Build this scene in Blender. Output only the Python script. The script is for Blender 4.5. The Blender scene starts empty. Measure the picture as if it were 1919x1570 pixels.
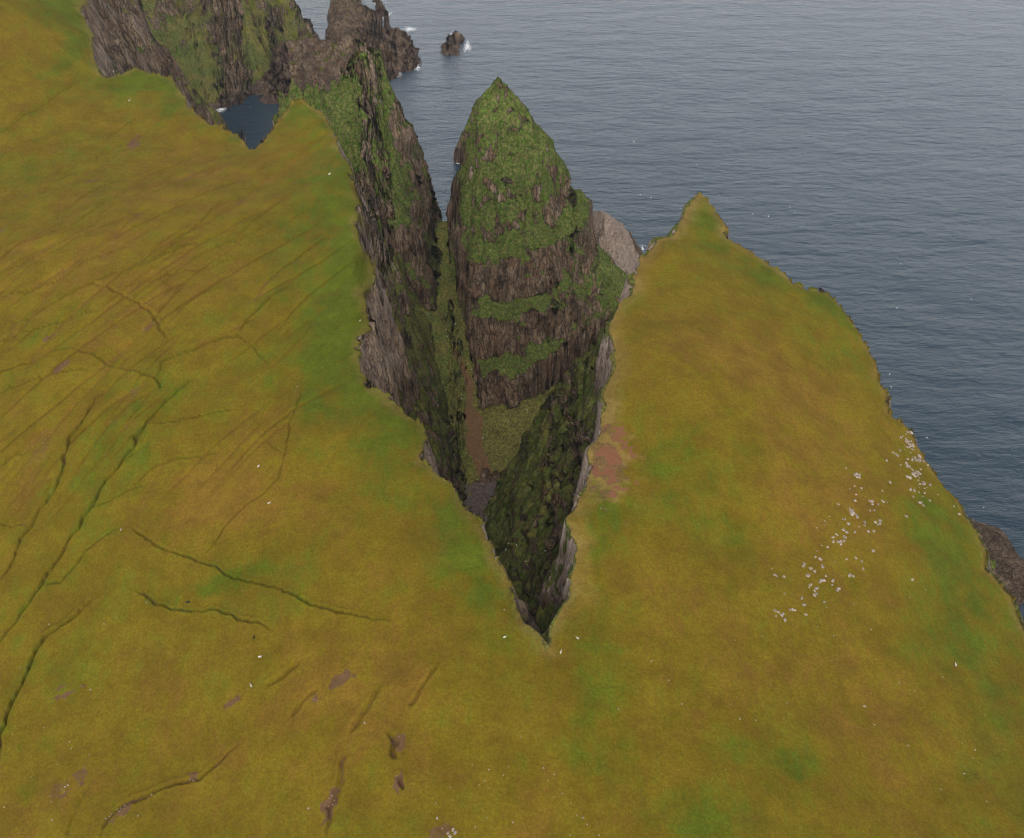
import bpy, math, random
import numpy as np
C = bpy.context.scene
col = C.collection
R = math.radians

# ------------------------------------------------------------------ camera
HC = 470.0                      # drone height above the sea, metres
PITCH = R(43.0)                 # looking down
F, CX, CY = 1600.0, 959.5, 785.0
cam_d = bpy.data.cameras.new("camera"); cam = bpy.data.objects.new("camera", cam_d); col.objects.link(cam)
cam.location = (0, 0, HC); cam.rotation_euler = (math.pi/2 - PITCH, 0, 0)
cam_d.sensor_width = 36; cam_d.lens = 36*F/1919; cam_d.clip_start = 1; cam_d.clip_end = 80000
C.camera = cam

# ------------------------------------------------------------------ world, sun, exposure
SUN_EL, SUN_AZ = R(57), R(180)   # azimuth clockwise from +Y
w = bpy.data.worlds.new("World"); C.world = w; w.use_nodes = True
nt = w.node_tree; bg = nt.nodes['Background']
sky = nt.nodes.new('ShaderNodeTexSky'); sky.sky_type = 'NISHITA'; sky.sun_disc = False
sky.sun_elevation = SUN_EL; sky.sun_rotation = SUN_AZ; sky.air_density = 1.0; sky.dust_density = 4.0; sky.ozone_density = 1.0
hs = nt.nodes.new('ShaderNodeHueSaturation'); hs.inputs['Saturation'].default_value = 0.20
nt.links.new(sky.outputs[0], hs.inputs['Color']); # overcast: the cloud sheet is brightest low down
tc = nt.nodes.new('ShaderNodeTexCoord'); sx = nt.nodes.new('ShaderNodeSeparateXYZ'); nt.links.new(tc.outputs['Generated'], sx.inputs[0])
mr = nt.nodes.new('ShaderNodeMapRange'); mr.interpolation_type = 'SMOOTHSTEP'; nt.links.new(sx.outputs['Z'], mr.inputs[0])
for i_, v_ in ((1, .22), (2, .66), (3, 4.9), (4, .74)): mr.inputs[i_].default_value = v_
vm_ = nt.nodes.new('ShaderNodeVectorMath'); vm_.operation = 'SCALE'; nt.links.new(hs.outputs[0], vm_.inputs[0]); nt.links.new(mr.outputs[0], vm_.inputs[3])
nt.links.new(vm_.outputs[0], bg.inputs[0]); bg.inputs[1].default_value = 0.10
sd = bpy.data.lights.new("sun", 'SUN'); sun = bpy.data.objects.new("sun", sd); col.objects.link(sun)
sd.energy = 1.5; sd.angle = R(10); sd.color = (1.0, 0.95, 0.88); sd.specular_factor = .04
sun.rotation_euler = (math.pi/2 - SUN_EL, 0, -SUN_AZ + math.pi)
C.view_settings.view_transform = 'Standard'; C.view_settings.look = 'None'
C.view_settings.exposure = 0.14; C.view_settings.gamma = 1.0
C.cycles.max_bounces = 4; C.cycles.diffuse_bounces = 3; C.cycles.glossy_bounces = 2; C.cycles.volume_bounces = 0
C.cycles.use_denoising = True; C.cycles.denoiser = 'OPENIMAGEDENOISE'; C.cycles.denoising_prefilter = 'ACCURATE'; C.cycles.sample_clamp_direct = 4; C.cycles.sample_clamp_indirect = 4; C.cycles.filter_width = 1.15

# ------------------------------------------------------------------ helpers
sp, cp = math.sin(PITCH), math.cos(PITCH)
def P(px, py, z):
    """where the sight line through a photo pixel meets the level z"""
    a = PITCH + math.atan((py-CY)/F)
    y = (HC-z)/math.tan(a); d = y*cp + (HC-z)*sp
    return ((px-CX)/F*d, y)
def proj(x, y, z):
    d = y*cp + (HC-z)*sp
    v = (HC-z)*cp - y*sp
    return CX + F*x/d, CY + F*v/d, d
rng = np.random.RandomState(7)
_T2 = [rng.rand(256, 256).astype(np.float32) for _ in range(12)]
_T3 = [rng.rand(64, 64, 64).astype(np.float32) for _ in range(3)]
def n2(x, y, s=0):
    t = _T2[s % 12]; ca, sa = math.cos(.6+.9*s), math.sin(.6+.9*s); x, y = x*ca-y*sa+37.7*s, x*sa+y*ca+91.3*s
    xi = np.floor(x).astype(np.int32); yi = np.floor(y).astype(np.int32)
    fx = x-xi; fy = y-yi; fx = fx*fx*(3-2*fx); fy = fy*fy*(3-2*fy)
    x0 = xi & 255; x1 = (xi+1) & 255; y0 = yi & 255; y1 = (yi+1) & 255
    return ((t[x0, y0]*(1-fx)+t[x1, y0]*fx)*(1-fy) + (t[x0, y1]*(1-fx)+t[x1, y1]*fx)*fy)*2-1
def n3(x, y, z, s=0):
    t = _T3[s % 3]
    xi = np.floor(x).astype(np.int32); yi = np.floor(y).astype(np.int32); zi = np.floor(z).astype(np.int32)
    fx = x-xi; fy = y-yi; fz = z-zi
    fx = fx*fx*(3-2*fx); fy = fy*fy*(3-2*fy); fz = fz*fz*(3-2*fz)
    a, b = xi & 63, (xi+1) & 63; c, d = yi & 63, (yi+1) & 63; e, f = zi & 63, (zi+1) & 63
    l = (t[a, c, e]*(1-fx)+t[b, c, e]*fx)*(1-fy) + (t[a, d, e]*(1-fx)+t[b, d, e]*fx)*fy
    h = (t[a, c, f]*(1-fx)+t[b, c, f]*fx)*(1-fy) + (t[a, d, f]*(1-fx)+t[b, d, f]*fx)*fy
    return (l*(1-fz)+h*fz)*2-1
def fbm(x, y, o, s=0):
    r = 0; a = 1.0; t = 0
    for i in range(o):
        r = r + a*n2(x*2**i, y*2**i, s+i); t += a; a *= .5
    return r/t
def sst(a, b, v):
    t = np.clip((v-a)/(b-a), 0, 1); return t*t*(3-2*t)
def seg_dist(X, Y, pts, closed):
    """distance to a polyline and the position of the nearest point along it"""
    best = np.full(X.shape, 1e9, np.float32); par = np.zeros(X.shape, np.float32)
    n = len(pts)
    for i in range(n if closed else n-1):
        ax, ay = pts[i][:2]; bx, by = pts[(i+1) % n][:2]
        dx, dy = bx-ax, by-ay; L = dx*dx+dy*dy+1e-9
        t = np.clip(((X-ax)*dx+(Y-ay)*dy)/L, 0, 1)
        d = (X-ax-t*dx)**2 + (Y-ay-t*dy)**2
        m = d < best
        best = np.where(m, d, best); par = np.where(m, i+t, par)
    return np.sqrt(best), par
def inside(X, Y, pts):
    c = np.zeros(X.shape, bool); n = len(pts)
    for i in range(n):
        ax, ay = pts[i][:2]; bx, by = pts[(i+1) % n][:2]
        if ay == by: continue
        m = (ay > Y) != (by > Y)
        c ^= m & (X < (bx-ax)*(Y-ay)/(by-ay)+ax)
    return c
class Grid:
    """a regular field in world space, read back with bilinear lookup"""
    def __init__(s, x0, x1, y0, y1, h):
        s.x0, s.y0, s.h = x0, y0, h
        s.xs = np.arange(x0, x1+h, h); s.ys = np.arange(y0, y1+h, h)
        s.X, s.Y = np.meshgrid(s.xs, s.ys, indexing='ij'); s.X = s.X.astype(np.float32); s.Y = s.Y.astype(np.float32)
    def look(s, A, x, y):
        u = np.clip((x-s.x0)/s.h, 0, A.shape[0]-1.001); v = np.clip((y-s.y0)/s.h, 0, A.shape[1]-1.001)
        i = u.astype(np.int32); j = v.astype(np.int32); fu = u-i; fv = v-j
        return (A[i, j]*(1-fu)+A[i+1, j]*fu)*(1-fv) + (A[i, j+1]*(1-fu)+A[i+1, j+1]*fu)*fv
def rbf(pts, X, Y, kern, smooth=0.0):
    p = np.array(pts, float); n = len(p)
    r = np.hypot(p[:, None, 0]-p[None, :, 0], p[:, None, 1]-p[None, :, 1])
    A = np.zeros((n+3, n+3)); A[:n, :n] = kern(r) + smooth*np.eye(n)
    A[:n, n] = 1; A[:n, n+1:] = p[:, :2]; A[n, :n] = 1; A[n+1:, :n] = p[:, :2].T
    b = np.zeros(n+3); b[:n] = p[:, 2]
    s = np.linalg.solve(A, b)
    o = s[n] + s[n+1]*X + s[n+2]*Y
    for i in range(n): o = o + s[i]*kern(np.hypot(X-p[i, 0], Y-p[i, 1]))
    return o

# ------------------------------------------------------------------ the lie of the land
# grassland surface: heights read off along the cliff rims and across the slopes
TP = [(546,186,234),(570,182,236),(660,313,236),(668,420,235),(690,600,235),(700,712,234),(800,803,233),(870,950,233),
 (961,1119,232),(1043,1216,231),(1071,1045,232),(1110,829,234),(1151,655,236),(1186,532,234),(1255,436,232),(1317,363,228),
 (1365,438,223),(1482,525,216),(1584,580,209),(1649,708,200),(1730,850,190),(1839,1000,182),(1919,1175,178),
 (475,273,225),(395,228,228),(335,160,232),(255,122,238),(190,138,238),(165,50,250),(155,0,258),(0,0,278),(0,250,236),
 (0,450,232),(0,700,222),(0,1000,208),(0,1300,198),(0,1570,192),(300,400,238),(300,700,230),(300,1000,220),(300,1300,210),
 (300,1570,205),(600,800,235),(600,1100,229),(600,1400,223),(960,1400,229),(960,1570,227),(1300,700,237),(1400,1000,222),
 (1300,1300,222),(1300,1570,220),(1600,1300,205),(1919,1570,192),(1600,1000,207)]
tp = [P(a, b, c)+(c,) for a, b, c in TP]
tp += [(-400,800,272),(-600,700,300),(-700,400,260),(-600,100,180),(-400,-100,160),(0,-100,212),(300,-50,180),(450,100,150),
       (-560,1200,240),(-650,1000,270)]
G = Grid(-900, 700, -140, 1760, 4.0)
tps = lambda r: (r/100)**2*np.log(np.maximum(r, 1e-6)/100)
GT = rbf(tp, G.X.astype(float), G.Y.astype(float), tps, 0.02).astype(np.float32)
def T(x, y): return G.look(GT, x, y)
def PT(px, py):
    z = 230.0
    for _ in range(6):
        x, y = P(px, py, z); z = 0.4*z + 0.6*float(T(np.float64(x), np.float64(y)))
    x, y = P(px, py, z); return (x, y, z)

# mainland rim: (px, py, width of the cliff in plan), then far world points ('w', x, y, width)
RIM = [(1043,1218,14),(1021,1210,15),(1008,1188,18),(982,1158,22),(961,1119,28),(948,1071,26),(930,1037,26),(917,1006,28),(870,950,30),
 (852,907,30),(826,885,30),(796,859,32),(800,803,34),(787,781,36),(753,759,42),(727,733,48),(696,712,52),(676,696,40),(668,663,34),
 (672,627,34),(694,604,36),(680,586,36),(676,545,34),(696,521,34),(700,488,40),(680,455,46),(666,419,48),(668,386,48),(672,345,48),
 (660,313,48),(635,272,50),(623,235,52),(595,199,56),(570,182,56),(546,186,40),(527,212,20),(508,240,20),(494,262,22),(480,273,30),
 (466,275,40),(452,262,40),(440,243,36),(418,232,36),(396,228,40),(370,216,40),(352,196,44),(338,162,44),(322,140,44),(300,136,50),
 (280,128,50),(255,122,50),(230,130,50),(208,140,50),(190,138,70),(180,126,90),(174,92,80),(166,50,85),(158,10,90),
 ('w',-345,760,95),('w',-385,850,105),('w',-440,960,110),('w',-530,1060,120),('w',-590,1160,130),('w',-560,1290,140),('w',-500,1350,120),
 ('w',-620,1600,90),('w',-1100,1700,90),('w',-1100,-500,90),('w',900,-500,90),('w',520,-100,70),('w',330,60,90),
 (1960,1250,95),(1919,1175,95),(1908,1140,95),(1898,1108,95),(1872,1074,90),(1848,1054,90),(1850,1036,90),(1839,1000,85),(1821,963,80),(1803,927,75),
 (1773,901,70),(1748,868,65),(1730,850,60),(1722,825,60),(1708,799,60),(1679,777,60),(1671,744,55),(1649,708,55),(1642,675,55),
 (1624,646,50),(1606,609,50),(1584,580,50),(1569,562,50),(1547,543,50),(1518,536,50),(1482,525,50),(1460,500,50),(1426,475,50),
 (1394,459,50),(1365,438,45),(1363,423,40),(1344,394,40),(1328,375,40),(1317,357,40),(1303,367,40),(1294,388,45),(1276,413,50),
 (1255,436,55),(1238,442,60),(1221,457,60),(1207,475,60),(1198,498,60),(1186,532,60),(1160,564,62),(1145,595,66),(1138,616,70),(1151,655,72),
 (1156,690,76),(1143,733,80),(1130,768,80),(1125,816,80),(1110,829,76),(1108,863,72),(1099,907,66),(1078,937,60),(1062,967,56),
 (1069,993,54),(1071,1045,48),(1060,1071,46),(1071,1102,44),(1058,1136,42),(1047,1171,44),(1039,1205,55)]
rim = []
for r in RIM:
    rim.append((r[1], r[2], r[3]) if r[0] == 'w' else PT(r[0], r[1])[:2]+(r[2],))
# finer field near the chasm and the rims
G2 = Grid(-520, 420, -10, 900, 1.25)
iR = [i for i, r in enumerate(RIM) if r[0] == 1317][0]        # from here to the chasm tip: the right-hand wall
left, right_ = rim[:iR+1], rim[iR:]
wl = np.array([r[2] for r in left], float)
RD, RP = seg_dist(G2.X, G2.Y, left, False)
RE, _ = seg_dist(G2.X, G2.Y, right_+[rim[0]], False)
RD = np.where(inside(G2.X, G2.Y, rim), -RD, RD)
RE = np.where(inside(G2.X, G2.Y, rim), -RE, RE)
RDc, RPc = seg_dist(G.X, G.Y, left, False); REc, _ = seg_dist(G.X, G.Y, right_+[rim[0]], False); REc = np.where(inside(G.X, G.Y, rim), -REc, REc); RDc = np.where(inside(G.X, G.Y, rim), -RDc, RDc)
def blur(A, k):
    for ax in (0, 1):
        c = np.cumsum(np.pad(A, [(k+1, k) if a == ax else (0, 0) for a in (0, 1)], mode='edge'), axis=ax, dtype=np.float64)
        A = (c[2*k+1:] - c[:-2*k-1])/(2*k+1) if ax == 0 else (c[:, 2*k+1:] - c[:, :-2*k-1])/(2*k+1)
    return A.astype(np.float32)
GW2 = blur(np.interp(RP, np.arange(len(wl)), wl), 6); GWc = blur(np.interp(RPc, np.arange(len(wl)), wl), 3)
def rimfield(x, y):
    m = (x > -515) & (x < 415) & (y > -5) & (y < 895)
    d = np.where(m, G2.look(RD, x, y), G.look(RDc, x, y)); e = np.where(m, G2.look(RE, x, y), G.look(REc, x, y)); ww = np.where(m, G2.look(GW2, x, y), G.look(GWc, x, y))
    return d, e, ww

# floor of the chasm, the gully behind it, the beach and the shore shelves; the sea bed elsewhere
BP = [(12,152,206),(11,165,180),(9,185,146),(7,205,108),(4,250,40),(2,300,12),(0,346,9),(-8,385,5),(-14,410,4),(-5,420,5),(-22,420,5),
 (-26,450,11),(-15,440,8),(-29,470,15),(-31,497,23),(-38,520,36),(-49,556,58),(-54,610,76),(-57,658,90),(-60,690,60),(-60,720,10),
 (-60,750,-15),(0,450,12),(-5,480,24),(16,495,27),(34,530,25),(20,460,12),(10,430,8),(60,520,18),(100,545,6),(150,560,-12),(90,470,10),
 (50,430,8),(-70,560,75),(-70,480,45),(-60,430,25),(-45,390,14),(-36,350,12),(-28,300,30),(60,380,20),(44,330,24),(130,500,5),(180,520,-15),(230,480,-20),
 (300,372,10),(333,374,2),(290,340,16),(330,340,5),(343,380,4),(347,352,4),(346,338,3),(322,394,3),(376,374,-16),(362,410,-14),(343,322,-4),(300,300,14),(270,420,-14),(322,398,2),(310,420,-10),(345,300,-12),(300,250,8),
 (350,200,-10),(-160,720,-20),(-100,770,-20),(60,720,-20),(0,760,-20),(-250,760,-18),(-330,850,-15),(-330,1000,-18),(-250,1000,-25),
 (-400,1070,-2),(-352,1155,-2),(-380,1120,-4),(-250,1250,-18),(0,1000,-25),(300,700,-25),(500,500,-25),(-300,1650,-25),(-100,1500,-25),(600,1500,-30),(400,1000,-30)]
lin = lambda r: -np.sqrt(r*r+16)/100
GB = rbf(BP, G.X.astype(float), G.Y.astype(float), lin).astype(np.float32)
def contours(x0, x1, y0, y1, rings, floor=-26, out=.9, h=1.25):
    """height field between nested contour rings, highest ring last"""
    g = Grid(x0, x1, y0, y1, h); sdf = []
    for z, pts in rings:
        d, _ = seg_dist(g.X, g.Y, pts, True); sdf.append(np.where(inside(g.X, g.Y, pts), -d, d))
    H = rings[0][0] - np.maximum(sdf[0], 0)/out
    for i in range(len(rings)-1):
        a, b = sdf[i], sdf[i+1]
        m = (a <= 0) & (b > 0)
        t = -a/(-a+b+1e-6)
        H = np.where(m, rings[i][0]+(rings[i+1][0]-rings[i][0])*t, H)
    top = sdf[-1] <= 0
    H = np.where(top, rings[-1][0] + np.minimum(-sdf[-1]*1.2, 8), H)
    H = np.maximum(H, -60).astype(np.float32)
    def f(x, y):
        m = (x > x0+2) & (x < x1-2) & (y > y0+2) & (y < y1-2)
        return np.where(m, g.look(H, x, y), -60)
    return f
stack = contours(-120, 190, 430, 740, [
 (0,  [(-46,560),(-36,530),(-33,512),(-28,492),(0,486),(22,494),(38,522),(70,545),(102,560),(108,600),(84,650),(56,676),(0,688),(-50,672),(-62,630)]),
 (26, [(-43,565),(-34,532),(-31,514),(-26,494),(0,490),(20,498),(36,526),(68,549),(98,563),(104,600),(80,646),(54,670),(0,682),(-48,666),(-59,630)]),
 (54, [(-41,570),(-33,534),(-29,518),(-23,502),(0,498),(24,505),(42,528),(72,550),(96,566),(100,600),(74,644),(52,664),(0,676),(-47,660),(-56,630)]),
 (61, [(-40,576),(-33,536),(-27,518),(0,513),(20,517),(44,536),(72,554),(92,570),(96,600),(70,640),(50,662),(0,672),(-46,656),(-54,630)]),
 (86, [(-42,578),(-35,548),(-31,530),(-12,526),(18,524),(46,546),(62,572),(76,590),(74,606),(62,636),(46,656),(0,666),(-46,652),(-53,625)]),
 (94, [(-42,578),(-36,556),(-32,544),(-10,541),(14,540),(34,548),(52,560),(60,574),(68,594),(66,614),(56,634),(42,652),(0,660),(-46,648),(-53,622)]),
 (124,[(-45,580),(-40,560),(-33,550),(-6,549),(16,553),(32,562),(50,578),(61,600),(60,618),(54,634),(36,646),(0,654),(-44,644),(-51,618)]),
 (133,[(-45,582),(-40,566),(-31,558),(-6,558),(14,564),(30,576),(45,592),(49,604),(48,618),(44,630),(30,640),(0,648),(-42,640),(-49,612)]),
 (150,[(-44,588),(-38,574),(-28,566),(-4,566),(14,572),(30,582),(43,598),(44,612),(40,624),(24,634),(-4,640),(-40,634),(-46,610)]),
 (166,[(-42,594),(-34,580),(-24,573),(-2,573),(14,578),(28,588),(37,600),(38,612),(32,622),(16,630),(-8,634),(-38,628)]),
 (190,[(-38,604),(-30,590),(-20,585),(0,585),(14,589),(23,599),(24,610),(14,620),(-8,625),(-34,620)]),
 (214,[(-29,606),(-22,598),(-14,596),(2,598),(9,604),(9,611),(0,616),(-16,618),(-27,614)]),
 (229,[(-16,606),(-11,603),(-5,603),(-2,607),(-6,610),(-14,610)]),
 (235,[(-12.5,606.3),(-10,605),(-8.5,606.3),(-10,608)]) ])
fin = contours(-300, 0, 520, 820, [
 (0,  [(-45,555),(-40,600),(-42,650),(-40,700),(-56,742),(-110,752),(-180,716),(-236,660),(-240,600),(-160,560),(-110,530)]),
 (60, [(-60,556),(-56,600),(-56,650),(-55,690),(-66,715),(-112,722),(-172,690),(-215,640),(-215,600),(-150,560),(-100,540)]),
 (100,[(-68,560),(-67,574),(-63,600),(-62,650),(-66,684),(-78,700),(-112,704),(-164,672),(-200,628),(-198,600),(-150,566),(-100,548)]),
 (140,[(-76,566),(-77,588),(-72,610),(-70,650),(-72,674),(-84,688),(-114,690),(-156,662),(-190,622),(-186,604),(-150,572),(-110,556)]),
 (180,[(-96,590),(-92,602),(-88,612),(-79,636),(-78,655),(-88,669),(-114,672),(-146,652),(-180,620),(-182,600),(-160,586),(-130,580),(-108,580)]),
 (206,[(-106,604),(-98,616),(-87,632),(-85,645),(-94,657),(-116,660),(-136,645),(-150,628),(-170,614),(-172,602),(-150,596),(-125,597)]),
 (224,[(-121,622),(-112,619),(-100,628),(-91,640),(-95,650),(-112,654),(-124,644)]),
 (240,[(-117,636),(-110,632),(-99,638),(-96,644),(-104,648),(-115,645)]) ])
pale_rock = contours(30, 170, 560, 800, [
 (0,[(60,710),(92,722),(112,700),(128,660),(124,620),(110,590),(60,590)]),
 (50,[(62,690),(92,698),(110,680),(116,650),(114,620),(102,600),(62,600)]),
 (84,[(60,672),(84,680),(98,664),(104,645),(100,628),(90,616),(66,616)]),
 (94,[(64,664),(80,668),(86,652),(86,636),(72,630)]) ])
dark_rock = contours(50, 190, 600, 850, [
 (0,[(70,760),(84,782),(102,782),(120,768),(134,744),(138,710),(132,670),(110,640),(80,650)]),
 (22,[(84,756),(94,768),(106,764),(118,746),(122,710),(114,680),(90,680)]),
 (36,[(92,740),(100,744),(104,725),(100,705),(92,710)]) ])
headland = contours(-760, -230, 1020, 1500, [
 (0,  [(-420,1068),(-398,1086),(-372,1120),(-356,1150),(-345,1180),(-330,1215),(-318,1262),(-294,1318),(-290,1342),(-304,1400),(-330,1460),(-420,1480),(-740,1480),(-740,1040)]),
 (14, [(-428,1078),(-404,1100),(-380,1134),(-366,1166),(-354,1196),(-338,1226),(-322,1270),(-300,1322),(-306,1345),(-325,1400),(-420,1460),(-730,1460),(-730,1050)]),
 (66, [(-470,1120),(-444,1150),(-424,1185),(-404,1215),(-374,1250),(-346,1286),(-320,1326),(-336,1350),(-360,1390),(-440,1430),(-720,1430),(-720,1070)]),
 (120,[(-500,1150),(-478,1190),(-462,1222),(-442,1246),(-410,1268),(-372,1306),(-366,1330),(-386,1368),(-460,1400),(-700,1400),(-700,1100)]),
 (190,[(-530,1180),(-510,1220),(-490,1250),(-460,1272),(-432,1300),(-430,1324),(-460,1350),(-500,1370),(-690,1370),(-690,1130)]) ], h=2.0)
foreshore = contours(-420, -100, 1060, 1460, [
 (0, [(-356,1152),(-338,1128),(-320,1116),(-280,1140),(-250,1170),(-215,1206),(-190,1200),(-178,1216),(-160,1200),(-148,1214),(-139,1250),(-133,1280),(-140,1318),(-156,1346),(-162,1385),(-180,1402),(-205,1392),(-222,1372),(-250,1350),(-276,1332),(-300,1322),(-340,1250)]),
 (9, [(-346,1160),(-330,1140),(-312,1134),(-276,1160),(-245,1190),(-215,1220),(-190,1214),(-165,1218),(-152,1250),(-148,1280),(-156,1310),(-170,1340),(-176,1380),(-200,1376),(-230,1350),(-260,1334),(-300,1312),(-335,1230)]),
 (15,[(-342,1190),(-322,1168),(-300,1170),(-270,1200),(-240,1225),(-205,1240),(-180,1250),(-172,1280),(-190,1310),(-225,1322),(-262,1310),(-300,1296),(-330,1240)]),
 (23,[(-336,1230),(-318,1206),(-300,1215),(-280,1250),(-260,1275),(-280,1285),(-315,1275)]) ], h=1.5)
block = contours(-340, -160, 1310, 1690, [
 (0, [(-264,1338),(-282,1346),(-292,1400),(-300,1480),(-306,1547),(-312,1640),(-280,1660),(-262,1600),(-258,1547),(-250,1505),(-238,1500),(-219,1484),(-214,1440),(-226,1400),(-240,1370)]),
 (12,[(-268,1352),(-282,1366),(-288,1410),(-294,1480),(-298,1560),(-282,1610),(-270,1560),(-262,1500),(-240,1480),(-230,1450),(-236,1400),(-250,1370)]),
 (20,[(-272,1376),(-281,1400),(-286,1450),(-288,1520),(-280,1560),(-272,1540),(-264,1480),(-262,1420)]) ], h=1.5)
def blob(cx, cy, rx, ry, z, seed):
    q = np.random.RandomState(seed); pts = []
    for k in range(14):
        a = 2*math.pi*k/14; r = .78+.4*q.rand(); pts.append((cx+rx*r*math.cos(a), cy+ry*r*math.sin(a)))
    f = lambda s: [(cx+(a-cx)*s, cy+(b-cy)*s) for a, b in pts]
    m = max(rx, ry)*1.6
    return contours(cx-m, cx+m, cy-m, cy+m, [(0, pts), (z*.55, f(.72)), (z, f(.38))], h=.8)
sk = lambda px, py: P(px, py, 0)
skerry_a = blob(sk(845,90)[0], sk(845,92)[1], 17, 27, 5, 3)
skerry_a2 = blob(sk(856,74)[0], sk(856,74)[1], 13, 20, 7, 4)
skerry_b = blob(sk(708,5)[0], sk(708,6)[1], 8, 14, 4, 5)
skerry_c = blob(sk(716,22)[0], sk(716,22)[1], 9, 12, 5, 6)
stump = blob(sk(863,304)[0], sk(863,300)[1], 8, 10, 24, 8)

SPIKES = []
for px_, py_, y_, sl_ in [(546,143,604,2.7),(527,166,598,2.4),(572,152,606,2.5),(591,152,608,2.5),(605,155,612,2.3),(622,148,618,2.2),(640,124,626,2.),(676,90,640,1.75),(699,98,642,1.7)]:
    a_ = PITCH+math.atan((py_-CY)/F); z_ = HC-y_*math.tan(a_); SPIKES.append(((px_-CX)/F*(y_*cp+(HC-z_)*sp), y_, z_, sl_))
COMP = [('terrain', None), ('sea_stack', stack), ('rock_pinnacle', fin), ('pale', pale_rock), ('dark', dark_rock), ('headland', headland),
        ('foreshore', foreshore), ('block', block), ('sk_a', lambda x, y: np.maximum(skerry_a(x, y), skerry_a2(x, y))), ('sk_b', skerry_b), ('sk_c', skerry_c), ('stump', stump)]

def tiers(z, per, k, nz):
    """step a slope into lava beds: steep risers between gentle ledges"""
    u = (z+nz)/per; i = np.floor(u); f = u-i
    g = np.where(f < .32, f*.30/.32*.55, .165 + (f-.32)/.68*.835)
    return z + (((i+g)*per - nz) - z)*k
def height(x, y, full=False):
    # ragged rims and fluted walls: the plan itself wanders
    wx = 2.6*n2(x/17, y/17, 1) + 1.3*n2(x/6, y/6, 2) + .7*n2(x/2.6, y/2.6, 3)
    wy = 2.6*n2(x/17, y/17, 4) + 1.3*n2(x/6, y/6, 5) + .7*n2(x/2.6, y/2.6, 6)
    wx = wx*.85; wy = wy*.85
    far = sst(900, 1100, y)
    xw, yw = x+wx*(1+1.5*far), y+wy*(1+1.5*far)
    # far amphitheatre: deep gullies cut in its wall
    g = sst(640, 800, y)*sst(-260, -300, x)
    xg = xw + g*(16*n2(xw/60, yw/34, 7) + 7*n2(xw/16, yw/14, 8)); yg = yw + g*12*n2(xw/40, yw/40, 9)
    dl, dr, ww = rimfield(xg, yg)
    t0 = T(x, y)
    B = G.look(GB, xw, yw)
    d = np.where(dl > 0, np.minimum(dl, dr), np.maximum(dl, dr))
    tl = np.clip(dl/ww, 0, 1)
    wr = 14+78*sst(165, 420, y)+4*sst(440, 540, y)
    tr = np.clip(dr/wr, 0, 1)
    pl = (1-np.clip(tl*(1+.35*sst(330, 280, y)*(x < 60)*(y > 130)), 0, 1))**1.15
    cl_ = .05+.10*sst(-.2, .5, n2(x/26, y/26, 5))
    pr_r = 1 - cl_*sst(0, .08, tr+.03*n2(x/12, y/12, 5)) - (1-cl_)*np.clip((tr-.05)/.95, 0, 1)**.9
    pr_r = np.where((tr >= 1) | (y > 640), 0, pr_r)
    right = sst(-.06, .04, pr_r-pl)
    pr = np.maximum(pl, pr_r); t = np.where(pr_r > pl, tr, tl)
    zo = B + (t0-B)*pr
    lump = (right*(8*fbm(x/17+y/40, y/24, 4, 2)-5*np.maximum(0, 1-3*np.abs(n2(x/24, y/16, 6)))+2*np.abs(n2(x/5, y/7, 7))))*sst(.08, .3, t)*sst(1, .6, t)
    zo = zo + lump
    nz = 5*n2(x/90, y/90, 4) + 2*n2(x/22, y/22, 9)
    k = sst(0.03, .16, t)*sst(1., .85, t)*(.35+.65*sst(-.4, .5, n2(x/45, y/45, 10)))
    k = k*(1-.8*right)
    zo = tiers(zo, 27, k, nz)
    ti = t0 - (1.4*np.exp(np.minimum(d, 0)/3.0)+.8*np.exp(np.minimum(d, 0)/9))*sst(4, -1, d)
    z = np.where(d > 0, np.minimum(zo, t0-2.2*np.exp(-d/3)), ti)
    code = np.zeros(x.shape, np.int8)
    for c in range(1, len(COMP)):
        h = COMP[c][1](xw + (1.5*sst(585, 640, yw) if c == 2 else 0), yw)
        nn = h > -40
        if c in (1, 2):
            h = h + np.where(nn, 2.2*n2(x/9, y/9, 3)*sst(235, 200, h), 0)
            if c == 1: h = h + np.where(nn, (.11*(x+5)+5*n2(x/26, y/26, 6)+2.5*n2(x/8, y/8, 2))*sst(12, 50, h)*sst(190, 140, h), 0)
            if c == 2:
                for sx_, sy_, sz_, sl_ in SPIKES: q_ = np.hypot(xw-sx_, (yw-sy_)*.8); h = np.where(nn, np.maximum(h, sz_-sl_*np.minimum(q_, 8)-5*np.maximum(q_-8, 0)), h)
        elif c == 5:
            gz = 14*np.abs(n2(x/30+y/70, y/60, 8)) + 6*n2(x/12, y/30, 3)
            h = tiers(h - gz*sst(10, 70, h), 34, .5, nz*1.5)
        elif c >= 3:
            amp = 3.5 if c in (3, 4) else 6.5
            h = h + np.where(nn, (amp if c < 8 and c != 7 else 2.5)*fbm(x/16+y/30, y/22, 3, 5)*sst(-3, 8, h), 0)
            if c in (6, 7):
                h = h + ((8. if c == 6 else 4.)*(np.abs(n2((x*.8-y*.5)/12, (x*.5+y*.8)/60, 0))-.35) + (15 if c == 6 else 2)*(np.abs(n2((x*.8-y*.5)/34, (x*.5+y*.8)/90, 3))-.3) + 3*n2(x/7, y/7, 9))*sst(-2, 7, h)
            if c in (3, 4): h = h + np.where(nn, 6*(np.abs(n2(x/9+y/30, y/26, 5))-.3)*sst(-2, 7, h), 0)
        if c in (6, 7) or c == 5:
            m = h > z
        else: m = h > z
        z = np.where(m, h, z); code = np.where(m, c, code)
    if not full: return z
    right = right*(dr > 0)
    return z, code, d, ww, t, right

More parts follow.
